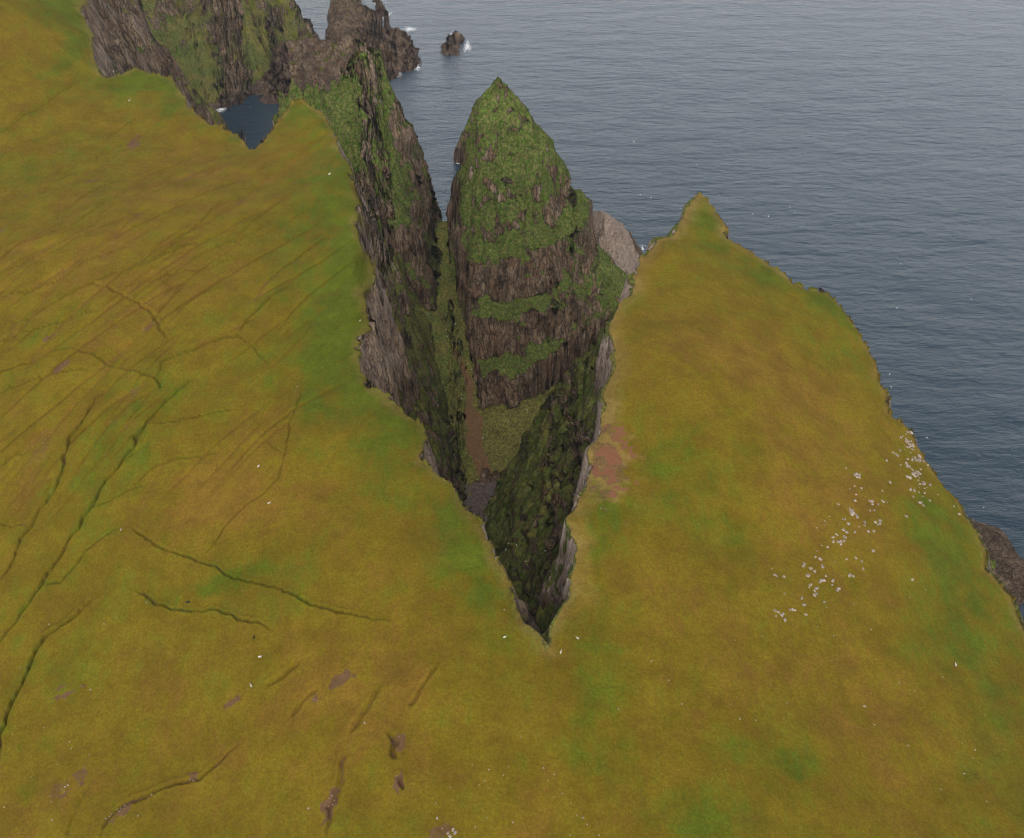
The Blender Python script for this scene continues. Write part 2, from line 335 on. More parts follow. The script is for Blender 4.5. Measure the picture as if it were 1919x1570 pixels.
# ------------------------------------------------------------------ sampling fan: dense where the ground is steep or near
u = np.concatenate([np.linspace(-1.0, -.60, 60, endpoint=False), np.linspace(-.60, .60, NCOL := 1330), np.linspace(.60, 1.0, 60)[1:]])
NROW = 1450
rf = np.exp(np.linspace(math.log(140), math.log(1900), 2400))
U, RF = np.meshgrid(u, rf, indexing='ij')
X = (U*RF).astype(np.float32); Y = (RF-230).astype(np.float32)
Z = height(X, Y).astype(np.float32)
pxx, pyy, dep = proj(X, Y, Z)
d3 = np.sqrt(np.diff(X, axis=1)**2+np.diff(Y, axis=1)**2+np.diff(Z, axis=1)**2)
wgt = np.abs(np.diff(pyy, axis=1)) + .35*F*d3/dep[:, 1:] + .02
wgt = np.where(Z[:, 1:] < -4, .12*F*np.diff(rf)[None]/dep[:, 1:], wgt)
wgt = np.where(pyy[:, 1:] > 1720, wgt*.15, wgt)
cum = np.concatenate([np.zeros((len(u), 1)), np.cumsum(wgt, axis=1)], axis=1)
k = 9; cp_ = np.pad(cum, ((k, k), (0, 0)), mode='edge'); cs = np.cumsum(np.pad(cp_, ((1, 0), (0, 0))), axis=0)
cum = (cs[2*k+1:]-cs[:-2*k-1])/(2*k+1)
tt = np.linspace(0, cum[:, -1].max(), NROW)
print('totals', cum[:, -1].min(), np.median(cum[:, -1]), cum[:, -1].max())
RR = np.stack([np.interp(tt, np.append(cum[i], cum[i, -1]+4000), np.append(rf, rf[-1]+4000)) for i in range(len(u))])
del U, RF, pxx, pyy, dep, d3, wgt, cum, cp_, cs
X = (u[:, None]*RR).astype(np.float32); Y = (RR-230).astype(np.float32)
Z, CODE, D, WW, TT, RIGHT = height(X, Y, True)
Z = Z.astype(np.float32)
plat = (CODE == 0) & (D < 0)

# ------------------------------------------------------------------ marks in the turf: ditches, erosion scars, vegetation
green = np.zeros(Z.shape, np.float32); soil = np.zeros(Z.shape, np.float32); tan = np.zeros(Z.shape, np.float32); red = np.zeros(Z.shape, np.float32)
jx = X+.9*n2(X/5, Y/5, 1)+.35*n2(X/1.6, Y/1.6, 2)+3*n2(X/19, Y/19, 9); jy = Y+.9*n2(X/5, Y/5, 3)+.35*n2(X/1.6, Y/1.6, 4)
def near(pts, m):
    xs = [p[0] for p in pts]; ys = [p[1] for p in pts]
    return np.nonzero((X > min(xs)-m) & (X < max(xs)+m) & (Y > min(ys)-m) & (Y < max(ys)+m) & plat)
def ditch(pix, wid, dep, so=.8, gr=.6):
    pts = [PT(*p)[:2] for p in pix]
    I = near(pts, wid*5+4)
    d, q = seg_dist(jx[I], jy[I], pts, False)
    n = len(pts)-1; wid = wid*.54; dep = dep*1.4; gr = gr*.5; so = min(1, so*1.15)
    e = sst(0, .12*n, q)*sst(n, .88*n, q)*.75+.25
    br = .55+.45*n2(q*3.1+wid, q*0+dep*9, 5)
    # one steep bank and one gentle bank
    Z[I] -= dep*e*np.exp(-(d/wid)**2)
    Z[I] += .25*dep*e*np.exp(-((d-2.2*wid)/(1.2*wid))**2)
    soil[I] = np.maximum(soil[I], so*e*np.clip(br+.25, 0, 1)*sst(wid*.75, wid*.15, d))  # peaty bottom, with the ditch's shade put into the soil colour
    green[I] += gr*np.exp(-(d/(2.6*wid))**2)
D1 = [
 ([(356,709),(330,735),(290,780),(255,830),(225,868),(190,905),(172,945),(150,990),(125,1030),(100,1070),(84,1095),(55,1140),(25,1175),(0,1200)],1.1,1.7,.75,.9),
 ([(202,718),(180,745),(150,795),(130,840),(105,890),(90,945),(68,985),(40,1010),(32,1040),(15,1070),(0,1085)],.8,1.3,.7,.6),
 ([(178,1120),(150,1145),(120,1165),(85,1190),(70,1210),(58,1250),(40,1295),(20,1340),(5,1380),(0,1420)],1.1,1.8,.85,.8),
 ([(310,1033),(330,1042),(370,1055),(430,1078),(490,1095),(550,1110),(620,1135),(670,1150),(725,1163)],.65,1.0,.8,1.0),
 ([(258,1103),(280,1120),(310,1132),(350,1138),(410,1145),(450,1158),(510,1175)],.65,1.0,.8,.9),
 ([(240,985),(200,1005),(165,1030),(140,1070),(120,1090),(84,1095)],.8,.7,.2,.7),
 ([(260,988),(285,1010),(310,1033)],.7,.8,.4,.3),
 ([(565,700),(560,755),(545,800),(530,845),(515,890),(490,925),(450,960),(400,1010),(358,1050)],.6,.55,.35,.1),
 ([(470,795),(480,815),(500,835),(530,850)],.5,.4,.3,.1),
 ([(440,765),(400,775),(350,783),(290,790)],.6,.7,.5,.4),
 ([(145,656),(180,672),(215,685),(260,700),(290,714),(300,727)],.7,1.0,.7,.6),
 ([(285,712),(300,680),(325,668),(370,657),(410,640),(450,632),(480,650),(510,690)],.6,.8,.4,.6),
 ([(450,630),(480,590),(510,552),(540,540)],.6,.8,.5,.2),
 ([(170,532),(205,535),(240,553),(275,580),(300,610),(325,640)],1.1,.9,.35,.2),
 ([(0,600),(60,590),(110,560),(165,535),(240,505),(330,470),(400,440)],.9,.9,.35,.6),
 ([(0,555),(80,535),(130,515),(190,480),(250,455)],.8,.8,.4,.5),
 ([(0,640),(50,618),(120,600),(180,580)],.8,.8,.4,.5),
 ([(0,700),(50,680),(110,660),(145,656)],.9,1.1,.5,.8),
 ([(0,735),(60,720),(120,700),(170,690)],.8,.7,.2,.5),
 ([(230,540),(290,520),(340,510),(400,500),(470,480)],.8,.7,.35,.3),
 ([(250,470),(290,500),(320,530),(335,550)],.6,.6,.5,.1),
 ([(130,262),(150,262),(175,260),(200,256),(215,250),(260,225),(262,215)],.8,.7,.95,0),
 ([(150,305),(190,285),(230,272),(255,265)],.8,.6,.8,0),
 ([(130,385),(165,362),(205,345),(215,340)],.8,.7,.8,0),
 ([(0,355),(30,348),(70,354),(100,350)],.7,.6,.8,0),
 ([(100,450),(150,420),(200,385),(260,350),(330,315),(380,290)],.8,.5,.15,.3),
 ([(0,480),(40,455),(90,440),(140,425)],.8,.8,.5,.3),
 ([(300,600),(350,570),(400,545),(440,530)],.8,.6,.3,.2),
 ([(0,510),(60,480),(110,460),(170,430),(230,390)],.8,.7,.3,.4),
 ([(290,480),(330,463),(400,450)],.7,.6,.5,.1),
 ([(320,470),(360,430),(400,390),(430,370)],.7,.6,.35,.2),
 ([(345,500),(400,470),(470,440),(520,410)],.7,.6,.2,.2),
 ([(0,250),(50,215),(110,175),(160,140)],1.6,1.2,0,.9),
 ([(0,880),(20,860),(50,845)],.7,.7,.4,.3),
 ([(0,978),(30,982),(60,985)],.6,.6,.6,.2),
 ([(160,958),(200,940),(240,915),(290,900)],.7,.5,.3,.4),
 ([(250,910),(290,870),(350,855),(420,845)],.8,.5,.2,.4),
 ([(200,1560),(215,1530),(245,1505),(280,1488),(320,1468),(355,1458),(385,1455),(410,1430),(450,1395)],1.1,1.0,.85,0),
 ([(600,1570),(615,1510),(630,1490),(645,1440),(658,1400)],1.0,.8,.75,0),
 ([(735,1365),(745,1385),(735,1400),(742,1415)],1.5,1.2,.95,0),
 ([(742,1455),(748,1470),(752,1478)],1.3,1.1,.95,0),
 ([(810,1240),(805,1270),(795,1300),(780,1320)],1.0,.8,.3,0),
 ([(725,1275),(705,1315),(685,1350),(665,1370)],1.4,.8,.55,0),
 ([(570,1235),(540,1265),(510,1285)],1.4,.9,.3,0),
 ([(600,1290),(575,1310),(555,1335)],1.2,.8,.3,0),
 ([(140,1570),(160,1500),(170,1470)],1.4,.6,.5,0),
 ([(1255,436),(1222,480),(1243,484)],.4,.5,.6,0),
]
for a in D1: ditch(*a)
def pixpatch(arr, px, py, rx, ry, v, rot=0, edge=.45):
    cx, cy, cz = PT(px, py); d = cy*cp+(HC-cz)*sp
    sx = rx*d/F; sy = ry*d/F/ (sp*cy*0+math.sin(PITCH+math.atan((py-CY)/F)))
    I = np.nonzero((np.abs(X-cx) < 1.8*max(sx, sy)) & (np.abs(Y-cy) < 1.8*max(sx, sy)) & ((CODE == 0) & (D < 14)))
    a, b = X[I]-cx, Y[I]-cy; c, s = math.cos(rot), math.sin(rot)
    e = np.hypot((a*c+b*s)/sx, (-a*s+b*c)/sy) + edge*fbm(X[I]/(.5*sx+1), Y[I]/(.5*sx+1), 3, 6)
    m = v*sst(1.15, .5, e)
    arr[I] = np.where(np.abs(m) > np.abs(arr[I]), m, arr[I]) if arr is not green else arr[I]+m
for s in [(128,1298,24,6,.9,.5),(118,1284,10,3,.6,.5),(625,1282,30,9,.95,.35),(440,1312,13,4,.8,.3),(145,1460,22,9,.6,.8),(110,1485,38,9,.5,.85),
          (225,1525,26,9,.8,.6),(620,1505,10,22,.75,-.3),(742,1390,11,14,.6,0),(750,1468,7,12,.9,0),(360,1458,10,8,.7,0),
          (252,268,10,8,.8,0),(195,335,20,4,.5,.4),(120,690,16,5,.8,.5),(95,630,14,3,.7,.3),(480,1570,40,6,.4,0),(835,1555,26,10,.55,0)]:
    pixpatch(soil, s[0], s[1], s[2]*1.25, s[3]*1.25, s[4], s[5], 1.5)
pixpatch(red, 1150,864,32,42,.66,0,1.6); pixpatch(red, 1166,830,16,24,.62,0,1.6); pixpatch(soil, 1132,850,34,62,.52,0,1.6); pixpatch(tan, 1135,850,46,75,.9,0,1.)
# vegetation: lush strips and worn ochre ground
for s in [(640,560,50,220,.75),(600,340,60,110,.5),(690,800,90,80,.45),(870,1010,50,100,.6),(930,1130,60,60,.4),(1080,1060,30,90,.35),(1130,950,30,60,.5),
          (1550,560,60,30,.5),(1460,510,60,30,.7),(1330,420,30,40,.7),(1180,560,30,20,.4),(1740,1000,60,80,.6),(1800,1080,50,50,.45),(1790,1190,40,50,.6),
          (1880,1300,50,80,.5),(1380,1420,90,30,.6),(1480,1430,50,20,.5),(1100,1400,30,60,.5),(1085,1290,24,60,.55),(1300,1520,60,40,.5),(1290,880,60,60,.4),
          (1350,1000,50,40,.45),(1450,830,80,30,.3),(870,1270,50,30,.35),(480,1080,120,16,.6),(350,1110,60,12,.4),(230,830,60,60,.4),(150,600,100,30,.3),
          (270,150,70,20,.6),(170,60,16,80,.8),(60,330,80,40,.3),(330,180,14,40,.6),(440,250,20,16,.6),(60,1440,60,40,.4),(330,740,80,20,.3),(1170,1160,90,30,.25),
          (1130,1250,30,80,.4),(1500,1480,60,30,.3),(1620,1130,60,60,.2),(540,680,90,60,.3),(560,205,26,14,.5),(1350,1380,40,20,.4),(1880,1450,50,60,.3)]:
    pixpatch(green, s[0], s[1], s[2]*1.25, s[3]*1.25, s[4], 0, .6)
for s in [(480,900,130,50,-.35),(330,930,90,40,-.3),(250,600,110,40,-.3),(1500,780,90,110,-.35),(1600,950,70,90,-.3),(1500,950,60,50,-.3),(1700,1350,150,120,-.2),
          (1330,620,90,60,-.2),(700,1270,160,70,-.3),(560,1430,150,60,-.2),(330,330,90,60,-.3),(120,480,110,50,-.2),(1160,860,30,60,-.4),(1080,960,20,120,-.3),(1240,1180,90,30,-.3)]:
    pixpatch(green, s[0], s[1], s[2]*1.3, s[3]*1.3, s[4], 0, .6)
# faint furrows running down the western slope
L = sst(-20, -120, X)*sst(190, 260, Y)*sst(620, 480, Y)
a_ = X*.87-Y*.5; b_ = X*.5+Y*.87
wob = 6*n2(b_/60, a_/60, 3)
fur = 1-np.abs(n2((a_+wob)/12, b_/80, 0))*2.6
fur2 = 1-np.abs(n2((a_+wob)/6+7, b_/46, 0))*2.4
fur3 = 1-np.abs(n2((X*.97-Y*.24+wob*1.5)/9+3, (X*.24+Y*.97)/38, 5))*2.6
netw = np.maximum(np.maximum(np.maximum(fur, 0)**5*sst(-.3, .4, n2(X/50, Y/50, 9)), np.maximum(fur2, 0)**5*sst(-.2, .4, n2(X/35, Y/35, 10))), .9*np.maximum(fur3, 0)**6*sst(0, .5, n2(X/40, Y/40, 6)))
netw = np.where(plat, netw*L, 0); green -= .9*netw; soil = np.maximum(soil, .46*netw)
Z -= .8*netw
Z -= np.where(plat, L*(1.6*n2((a_+wob)/21, b_/90, 4) + .85*np.maximum(fur, 0)**3*sst(-.2, .5, n2(X/50, Y/50, 9)) + .48*np.maximum(fur2, 0)**3*sst(-.2, .5, n2(X/35, Y/35, 10))), 0)
soil = np.maximum(soil, np.where(plat, .5*L*sst(.72, .97, fur)*sst(-.1, .5, n2(X/14, Y/14, 5)), 0))
GP = [(100,60,.35),(165,40,.9),(60,150,.4),(0,330,.5),(250,160,.6),(200,240,.4),(330,250,.35),(400,330,.3),(560,200,.6),(570,300,.35),(640,330,.8),(500,420,.45),(600,500,.6),(650,560,.95),
 (655,650,.9),(560,600,.5),(700,760,.8),(780,850,.7),(870,1010,.8),(600,800,.4),(450,700,.45),(300,600,.35),(150,480,.3),(50,620,.4),(250,450,.25),(350,500,.25),(150,750,.45),(220,850,.55),
 (60,850,.35),(330,900,.35),(480,900,.05),(420,960,.1),(600,1000,.4),(750,1050,.4),(850,1130,.4),(930,1150,.55),(480,1110,.55),(300,1080,.35),(100,1150,.4),(350,1200,.3),(200,1300,.35),
 (60,1450,.35),(400,1380,.3),(560,1300,.15),(650,1400,.2),(760,1290,.15),(850,1250,.4),(870,1400,.4),(700,1530,.4),(500,1500,.25),(960,1500,.3),(1080,1290,.65),(1110,1400,.6),(1030,1300,.4),
 (1200,1220,.35),(1160,1130,.45),(1090,1050,.35),(1170,950,.55),(1240,800,.35),(1200,650,.35),(1300,560,.3),(1330,430,.5),(1315,380,.6),(1460,520,.75),(1540,565,.7),(1430,620,.3),(1340,680,.2),
 (1500,720,.15),(1420,850,.3),(1300,880,.55),(1360,990,.55),(1500,950,.15),(1600,850,.2),(1700,900,.35),(1600,1050,.3),(1740,1000,.75),(1800,1100,.6),(1790,1200,.75),(1880,1250,.5),(1870,1400,.6),
 (1650,1250,.25),(1450,1180,.3),(1300,1200,.3),(1350,1300,.2),(1500,1300,.2),(1700,1400,.25),(1380,1420,.6),(1480,1420,.55),(1300,1500,.55),(1450,1540,.35),(1650,1520,.3),(1850,1530,.6),(1240,1420,.35),(1200,1540,.4)]
GG = rbf([PT(a, b)[:2]+(c,) for a, b, c in GP], G.X.astype(float), G.Y.astype(float), lin, .02).astype(np.float32)
gw = 9*fbm(X/22, Y/22, 3, 3)
gbase = np.clip(G.look(GG, X+gw, Y-gw), 0, 1)
# gentle swells everywhere
Z += np.where(plat, (1.3*n2(X/38, Y/38, 2)+.5*n2(X/13, Y/13, 3)+.16*n2(X/4, Y/4, 4))*sst(0, -12, D), 0).astype(np.float32)

# ------------------------------------------------------------------ rock relief on the walls
def normals(X, Y, Z):
    gx = np.gradient(X, axis=0), np.gradient(Y, axis=0), np.gradient(Z, axis=0)
    gy = np.gradient(X, axis=1), np.gradient(Y, axis=1), np.gradient(Z, axis=1)
    n = [gx[1]*gy[2]-gx[2]*gy[1], gx[2]*gy[0]-gx[0]*gy[2], gx[0]*gy[1]-gx[1]*gy[0]]
    l = np.sqrt(n[0]**2+n[1]**2+n[2]**2)+1e-9
    return [a/l for a in n]
N = normals(X, Y, Z)
steep = sst(.80, .42, N[2])*(Z > -3)*np.where(CODE == 0, sst(0, 7, D), 1)
hl = np.sqrt(N[0]**2+N[1]**2)+1e-6
farc = sst(760, 1000, Y)
s1 = n3(X/4.6, Y/4.6, Z/19, 0); s2 = n3(X/2.0+9, Y/2.0, Z/7, 1); s3 = n3(X/10, Y/10, Z/11+5, 2); s4 = n3(X/12+3, Y/12, Z/60, 1)
s5 = 1-np.abs(n3(X/7, Y/7, Z/70, 2))*2.2; s6 = 1-np.abs(n3(X/15+7, Y/15, Z/120, 0))*2.2
but = np.where(((CODE == 0) & (RIGHT > .5)) | (CODE > 6), .5, np.where(CODE == 1, 1.35, 1.))*(1-.4*farc)
steep = steep*np.where((CODE == 1) & (Z > 120), .62, 1.)
disp = steep*(1.5*s1 + .9*s2 + 1.6*s3 + farc*2.0*s4*(Z > 30) + but*(2.4*np.maximum(s5, 0) + 3.2*np.maximum(s6, 0)) + np.where((CODE == 0) & (RIGHT > .5), 3.0*n3(X/13, Y/13, Z/10, 1)+1.5*n3(X/5.5, Y/5.5, Z/4, 0)+1.0*n3(X/2.4, Y/2.4, Z/2.4, 2), 0)*sst(0, 12, D) - 2.2)
disp = disp - steep*np.isin(CODE, [1, 2])*(1.2+3.2*sst(18, 8, np.abs(X+54))*sst(570, 600, Y))
X2 = X + N[0]/hl*disp; Y2 = Y + N[1]/hl*disp
Z2 = Z + np.where((CODE == 0) & (D < 0), 0, (.5*n2(X/2.2, Y/2.2, 8)+.25*n2(X/1.1, Y/1.1, 9)))*sst(-3, 0, Z)
X, Y, Z = X2.astype(np.float32), Y2.astype(np.float32), Z2.astype(np.float32)
N0 = N
N = normals(X, Y, Z)
SL = .62*N0[2]+.38*N[2]

# ------------------------------------------------------------------ cover masks
nn = fbm(X/9, Y/9, 3, 2); n4 = n3(X/6, Y/6, Z/14, 2); n5 = n3(X/2.2, Y/2.2, Z/5, 1)
cliff = ~((CODE == 0) & (D < 0))
n6 = n3(X/16, Y/16, Z/9, 0)
up = np.clip(Z/235, 0, 1)
lw = (CODE == 0) & cliff & (X < 0) & (Y < 660) & (Y > 150)
th = .56 + .13*n4 + .12*n5 + .12*n6
th = np.where(lw, th-.20, np.where(CODE == 2, th-.27-.16*sst(190, 225, Z)+.14*n3(X/14, Y/14, Z/60, 1), th))
th = np.where(lw, th-.20*sst(.12, .38, TT+.08*n6), th)
th = np.where(CODE == 1, th - .03 - .27*sst(.45, .63, up+.12*n4+.05*n5), th)
th = np.where((CODE == 0) & (RIGHT > .5), th-.36, th)
th = np.where(farc > .5, th-.04-.25*sst(110, 50, Z+20*n6), th)
rock = sst(th+.05, th-.05, SL); rock = np.where(cliff, rock, 0).astype(np.float32)
stk = CODE == 1
rock = np.where(stk, rock*(1-.3*sst(.45, .62, up)), rock)
# bare belts: rim of the right wall, wave-washed rock
rimsel = np.where(X > 140, .25, np.where(X < -20, .45+.55*sst(330, 380, Y)*sst(660, 560, Y), 1.))*sst(165, 185, Y)
rimband = (CODE == 0)*sst(-1.2, .8, D)*sst(9, 4, D+2.5*n4)*rimsel
rock = np.maximum(rock, rimband*sst(-.25, .45, n2(X/11, Y/11, 6)+.5*n5)*sst(.95, .8, N[2]))
wash = sst(9, 4, Z+3*n4)
rock = np.maximum(rock, np.where(cliff, wash, 0))
rock = np.maximum(rock, np.where((CODE == 0) & cliff & (X > 225), sst(34, 22, Z+8*n6), 0))
bare = np.isin(CODE, [4, 6, 7, 8, 9, 10, 11])
rock = np.where(bare, np.maximum(rock, 1-.5*sst(.3, .8, nn)*sst(25, 38, Z)*(CODE == 7)), rock)
rock = np.where(CODE == 3, np.maximum(rock, .93), rock)
rock = np.where(np.isin(CODE, [6, 7]), rock*(1-.75*sst(9, 16, Z+5*n6)*sst(-.2, .3, n4+.3*n5)*sst(.75, .9, N0[2])), rock)
# gully scree and beach
gp = [(-57,658),(-52,600),(-47,556),(-38,520),(-31,497),(-27,462),(-22,440)]
gd, _ = seg_dist(X+4.5*n2(X/13, Y/13, 2)+1.6*n2(X/4, Y/4, 5), Y, gp, False)
scree = np.where((CODE == 0) & cliff, sst(6.5, 1.5, gd - 4.5*sst(520, 450, Y))*sst(600, 500, Y)*(.72+.25*fbm(X/5, Y/9, 3, 4)), 0)
beach = np.where((CODE == 0) & cliff & (X < 60) & (X > -60), sst(9, 6, Z+1.5*nn)*sst(320, 350, Y)*sst(470, 450, Y), 0)
soil = np.maximum(soil, scree); rock = np.where(scree > .3, rock*.3, rock)
rock = np.maximum(rock, beach)
lightr = np.where(CODE == 3, .95, 0) + rimband*.8*np.where(RIGHT > .2, 1, .6) + .45*sst(.1, .6, n3(X/5, Y/5, Z/26, 1))*sst(60, 200, Z)
lightr = lightr - .25*np.where(bare, 1, 0) - .4*wash
wash = np.maximum(wash, np.where(bare, .25-.35*nn, 0))
# greenness: 0 = dry ochre sward, 1 = lush; 'lush' = deep green cliff growth
dry = sst(-9, -1, D)*(CODE == 0)
green = .07 + .35*green*(.4+1.1*sst(-.3, .4, fbm(X/11, Y/11, 4, 8))) + .92*gbase + .16*fbm(X/40, Y/40, 4, 4) + .30*fbm(X/7, Y/7, 4, 7)
green = green + .10*sst(-30, -8, D)*np.where((CODE == 0) & (X < -20), 1, .35)*(D < 0)
tan = np.clip(tan + .62*sst(-4.5, 0, D+3.2*nn)*(D < 3)*(CODE == 0) + .4*sst(-9, -4, D)*sst(15, 30, X)*sst(160, 140, X)*(CODE == 0)*(D < 0), 0, 1)
lush = np.where(cliff, 1., 0)
lush = np.where((CODE == 0) & cliff & (RIGHT > .5), .72-.3*n4, lush)
lush = np.where((CODE == 0) & cliff & (RIGHT < .5), lush*(1-.5*sst(185, 225, Z)), lush)
lush = np.where(cliff & (CODE == 0) & (X < -25) & (X > -140) & (Y < 620), .7+.3*n4, lush)
lush = np.where(farc > .5, .62+.5*n6+.2*n4, lush); lush = np.where(np.isin(CODE, [6, 7]), .25, lush)
fan = (CODE == 0) & cliff & (np.abs(X-5) < 40) & (Y > 425) & (Y < 540) & (Z < 40)
lush = np.where(fan, .55, lush)
A1 = np.stack([rock, np.clip(green, 0, 1), np.clip(soil, 0, 1), np.clip(lightr, 0, 1)], -1)
A2 = np.stack([np.clip(lush, 0, 1), tan, np.clip(red, 0, 1), np.clip(wash, 0, 1)], -1)

# ------------------------------------------------------------------ materials
def mat(name):
    m = bpy.data.materials.new(name); m.use_nodes = True
    t = m.node_tree; b = t.nodes['Principled BSDF']; return m, t, b
def nd(t, kind, **kw):
    n = t.nodes.new(kind)
    for a, b in kw.items():
        if a.startswith('i_'): n.inputs[a[2:].replace('_', ' ')].default_value = b
        else: setattr(n, a, b)
    return n
def mixc(t, f, a, b):
    n = t.nodes.new('ShaderNodeMix'); n.data_type = 'RGBA'
    for i, v in ((0, f), (6, a), (7, b)):
        if hasattr(v, 'is_output'): t.links.new(v, n.inputs[i])
        else: n.inputs[i].default_value = v if i == 0 else tuple(v)+(1,)
    return n.outputs[2]
def mth(t, op, a, b=None, c=None, clamp=False):
    n = t.nodes.new('ShaderNodeMath'); n.operation = op; n.use_clamp = clamp
    for i, v in enumerate((a, b, c)):
        if v is None: continue
        if hasattr(v, 'is_output'): t.links.new(v, n.inputs[i])
        else: n.inputs[i].default_value = v
    return n.outputs[0]
def mapr(t, v, a, b, c=0., d=1.):
    n = t.nodes.new('ShaderNodeMapRange'); n.interpolation_type = 'SMOOTHSTEP'
    t.links.new(v, n.inputs[0]); n.inputs[1].default_value = a; n.inputs[2].default_value = b; n.inputs[3].default_value = c; n.inputs[4].default_value = d
    return n.outputs[0]
def noise(t, vec, scale, detail=3, rough=.6):
    n = t.nodes.new('ShaderNodeTexNoise'); n.inputs['Scale'].default_value = scale; n.inputs['Detail'].default_value = detail; n.inputs['Roughness'].default_value = rough
    t.links.new(vec, n.inputs['Vector']); return n.outputs[0]
def land_material():
    m, t, b = mat('land')
    a1 = nd(t, 'ShaderNodeAttribute', attribute_name='cover'); a2 = nd(t, 'ShaderNodeAttribute', attribute_name='growth')
    s1_ = nd(t, 'ShaderNodeSeparateColor'); s2_ = nd(t, 'ShaderNodeSeparateColor')
    t.links.new(a1.outputs['Color'], s1_.inputs[0]); t.links.new(a2.outputs['Color'], s2_.inputs[0])
    rock_, green_, soil_ = s1_.outputs; light_ = a1.outputs['Alpha']; lush_, tan_, red_ = s2_.outputs; wash_ = a2.outputs['Alpha']
    geo = nd(t, 'ShaderNodeNewGeometry'); pos = geo.outputs['Position']
    mp = nd(t, 'ShaderNodeMapping'); mp.inputs['Scale'].default_value = (1, 1, .22); t.links.new(pos, mp.inputs[0]); vs = mp.outputs[0]
    nf = noise(t, pos, 1.05, 4, .8); nm = noise(t, pos, .33, 5, .7); nl = noise(t, pos, .075, 4, .6)
    ns = noise(t, vs, .30, 5, .75); nb = noise(t, vs, .62, 5, .75)
    # sward
    g = mth(t, 'ADD', green_, mth(t, 'MULTIPLY', mth(t, 'SUBTRACT', nm, .5), .8))
    sm = nd(t, 'ShaderNodeMapping'); sm.inputs['Scale'].default_value = (.42, .07, .2); sm.inputs['Rotation'].default_value = (0, 0, R(12)); t.links.new(pos, sm.inputs[0])
    g = mth(t, 'ADD', g, mth(t, 'MULTIPLY', mth(t, 'SUBTRACT', noise(t, sm.outputs[0], 1., 5, .7), .5), .75))
    g = mth(t, 'ADD', g, mth(t, 'MULTIPLY', mth(t, 'SUBTRACT', nl, .5), .75), clamp=True)
    c = mixc(t, mapr(t, g, .0, .42), (.176, .104, .014), (.146, .105, .008))
    c = mixc(t, mapr(t, g, .38, 1.0), c, (.082, .102, .007))
    rb = mapr(t, noise(t, pos, .045, 5, .65), .52, .72)
    c = mixc(t, mth(t, 'MULTIPLY', rb, .30), c, (.135, .080, .013))
    c = mixc(t, mth(t, 'MULTIPLY', tan_, .62), c, (.25, .16, .055))
    dk = mth(t, 'MULTIPLY', mth(t, 'MULTIPLY', mapr(t, nf, .28, .72, .78, 1.2), mapr(t, nm, .3, .7, .88, 1.1)), mapr(t, nl, .3, .7, .84, 1.14))  # turf mottle; shading of the tuft relief is put into the colour
    # cliff growth
    cg = mixc(t, mapr(t, mth(t, 'ADD', lush_, mth(t, 'MULTIPLY', mth(t, 'SUBTRACT', nm, .5), .8)), .35, .95), (.140, .120, .028), (.054, .095, .012))
    cg = mixc(t, mapr(t, nb, .42, .60), cg, (.112, .100, .036))
    c = mixc(t, mapr(t, lush_, .05, .5), c, cg)
    v = nd(t, 'ShaderNodeVectorMath', operation='SCALE'); t.links.new(c, v.inputs[0]); t.links.new(dk, v.inputs[3]); c = v.outputs[0]
    cm = nd(t, 'ShaderNodeMix'); t.links.new(mapr(t, lush_, .05, .5), cm.inputs[0]); cm.inputs[2].default_value = 1.
    t.links.new(mapr(t, noise(t, pos, .55, 4, .75), .36, .64, .5, 1.35), cm.inputs[3])
    v = nd(t, 'ShaderNodeVectorMath', operation='SCALE'); t.links.new(c, v.inputs[0]); t.links.new(cm.outputs[0], v.inputs[3]); c = v.outputs[0]
    # bare soil and peat; the dark end also paints in ditch shade
    so = mixc(t, nm, (.055, .030, .014), (.20, .112, .056)); so = mixc(t, mapr(t, nf, .60, .72), so, (.34, .27, .22))
    c = mixc(t, mapr(t, mth(t, 'ADD', soil_, mth(t, 'MULTIPLY', mth(t, 'SUBTRACT', nf, .5), 1.3)), .40, .58), c, so)
    rd = mixc(t, nf, (.145, .055, .026), (.235, .112, .062))
    c = mixc(t, mapr(t, mth(t, 'ADD', red_, mth(t, 'MULTIPLY', mth(t, 'SUBTRACT', nm, .5), .9)), .40, .60), c, rd)
    vm = nd(t, 'ShaderNodeMapping'); vm.inputs['Scale'].default_value = (1, 1, .16); t.links.new(pos, vm.inputs[0])
    vo = nd(t, 'ShaderNodeTexVoronoi', feature='DISTANCE_TO_EDGE'); vo.inputs['Scale'].default_value = .33
    wv = nd(t, 'ShaderNodeVectorMath', operation='ADD'); t.links.new(vm.outputs[0], wv.inputs[0])
    nv = nd(t, 'ShaderNodeTexNoise'); nv.inputs['Scale'].default_value = .25; nv.inputs['Detail'].default_value = 3; t.links.new(pos, nv.inputs['Vector'])
    sc_ = nd(t, 'ShaderNodeVectorMath', operation='SCALE'); t.links.new(nv.outputs['Color'], sc_.inputs[0]); sc_.inputs[3].default_value = 3.5
    t.links.new(sc_.outputs[0], wv.inputs[1]); t.links.new(wv.outputs[0], vo.inputs['Vector'])
    vo2 = nd(t, 'ShaderNodeTexVoronoi', feature='DISTANCE_TO_EDGE'); vo2.inputs['Scale'].default_value = .11; t.links.new(wv.outputs[0], vo2.inputs['Vector'])
    crack = mth(t, 'MULTIPLY', mapr(t, vo.outputs['Distance'], .0, .10, .30, 1), mapr(t, vo2.outputs['Distance'], .0, .05, .25, 1))
    blockc = nd(t, 'ShaderNodeTexVoronoi'); blockc.inputs['Scale'].default_value = .33; t.links.new(wv.outputs[0], blockc.inputs['Vector'])
    bs = nd(t, 'ShaderNodeSeparateColor'); t.links.new(blockc.outputs['Color'], bs.inputs[0])
    # rock
    rk = mixc(t, mapr(t, ns, .32, .68), (.085, .056, .034), (.28, .188, .118))
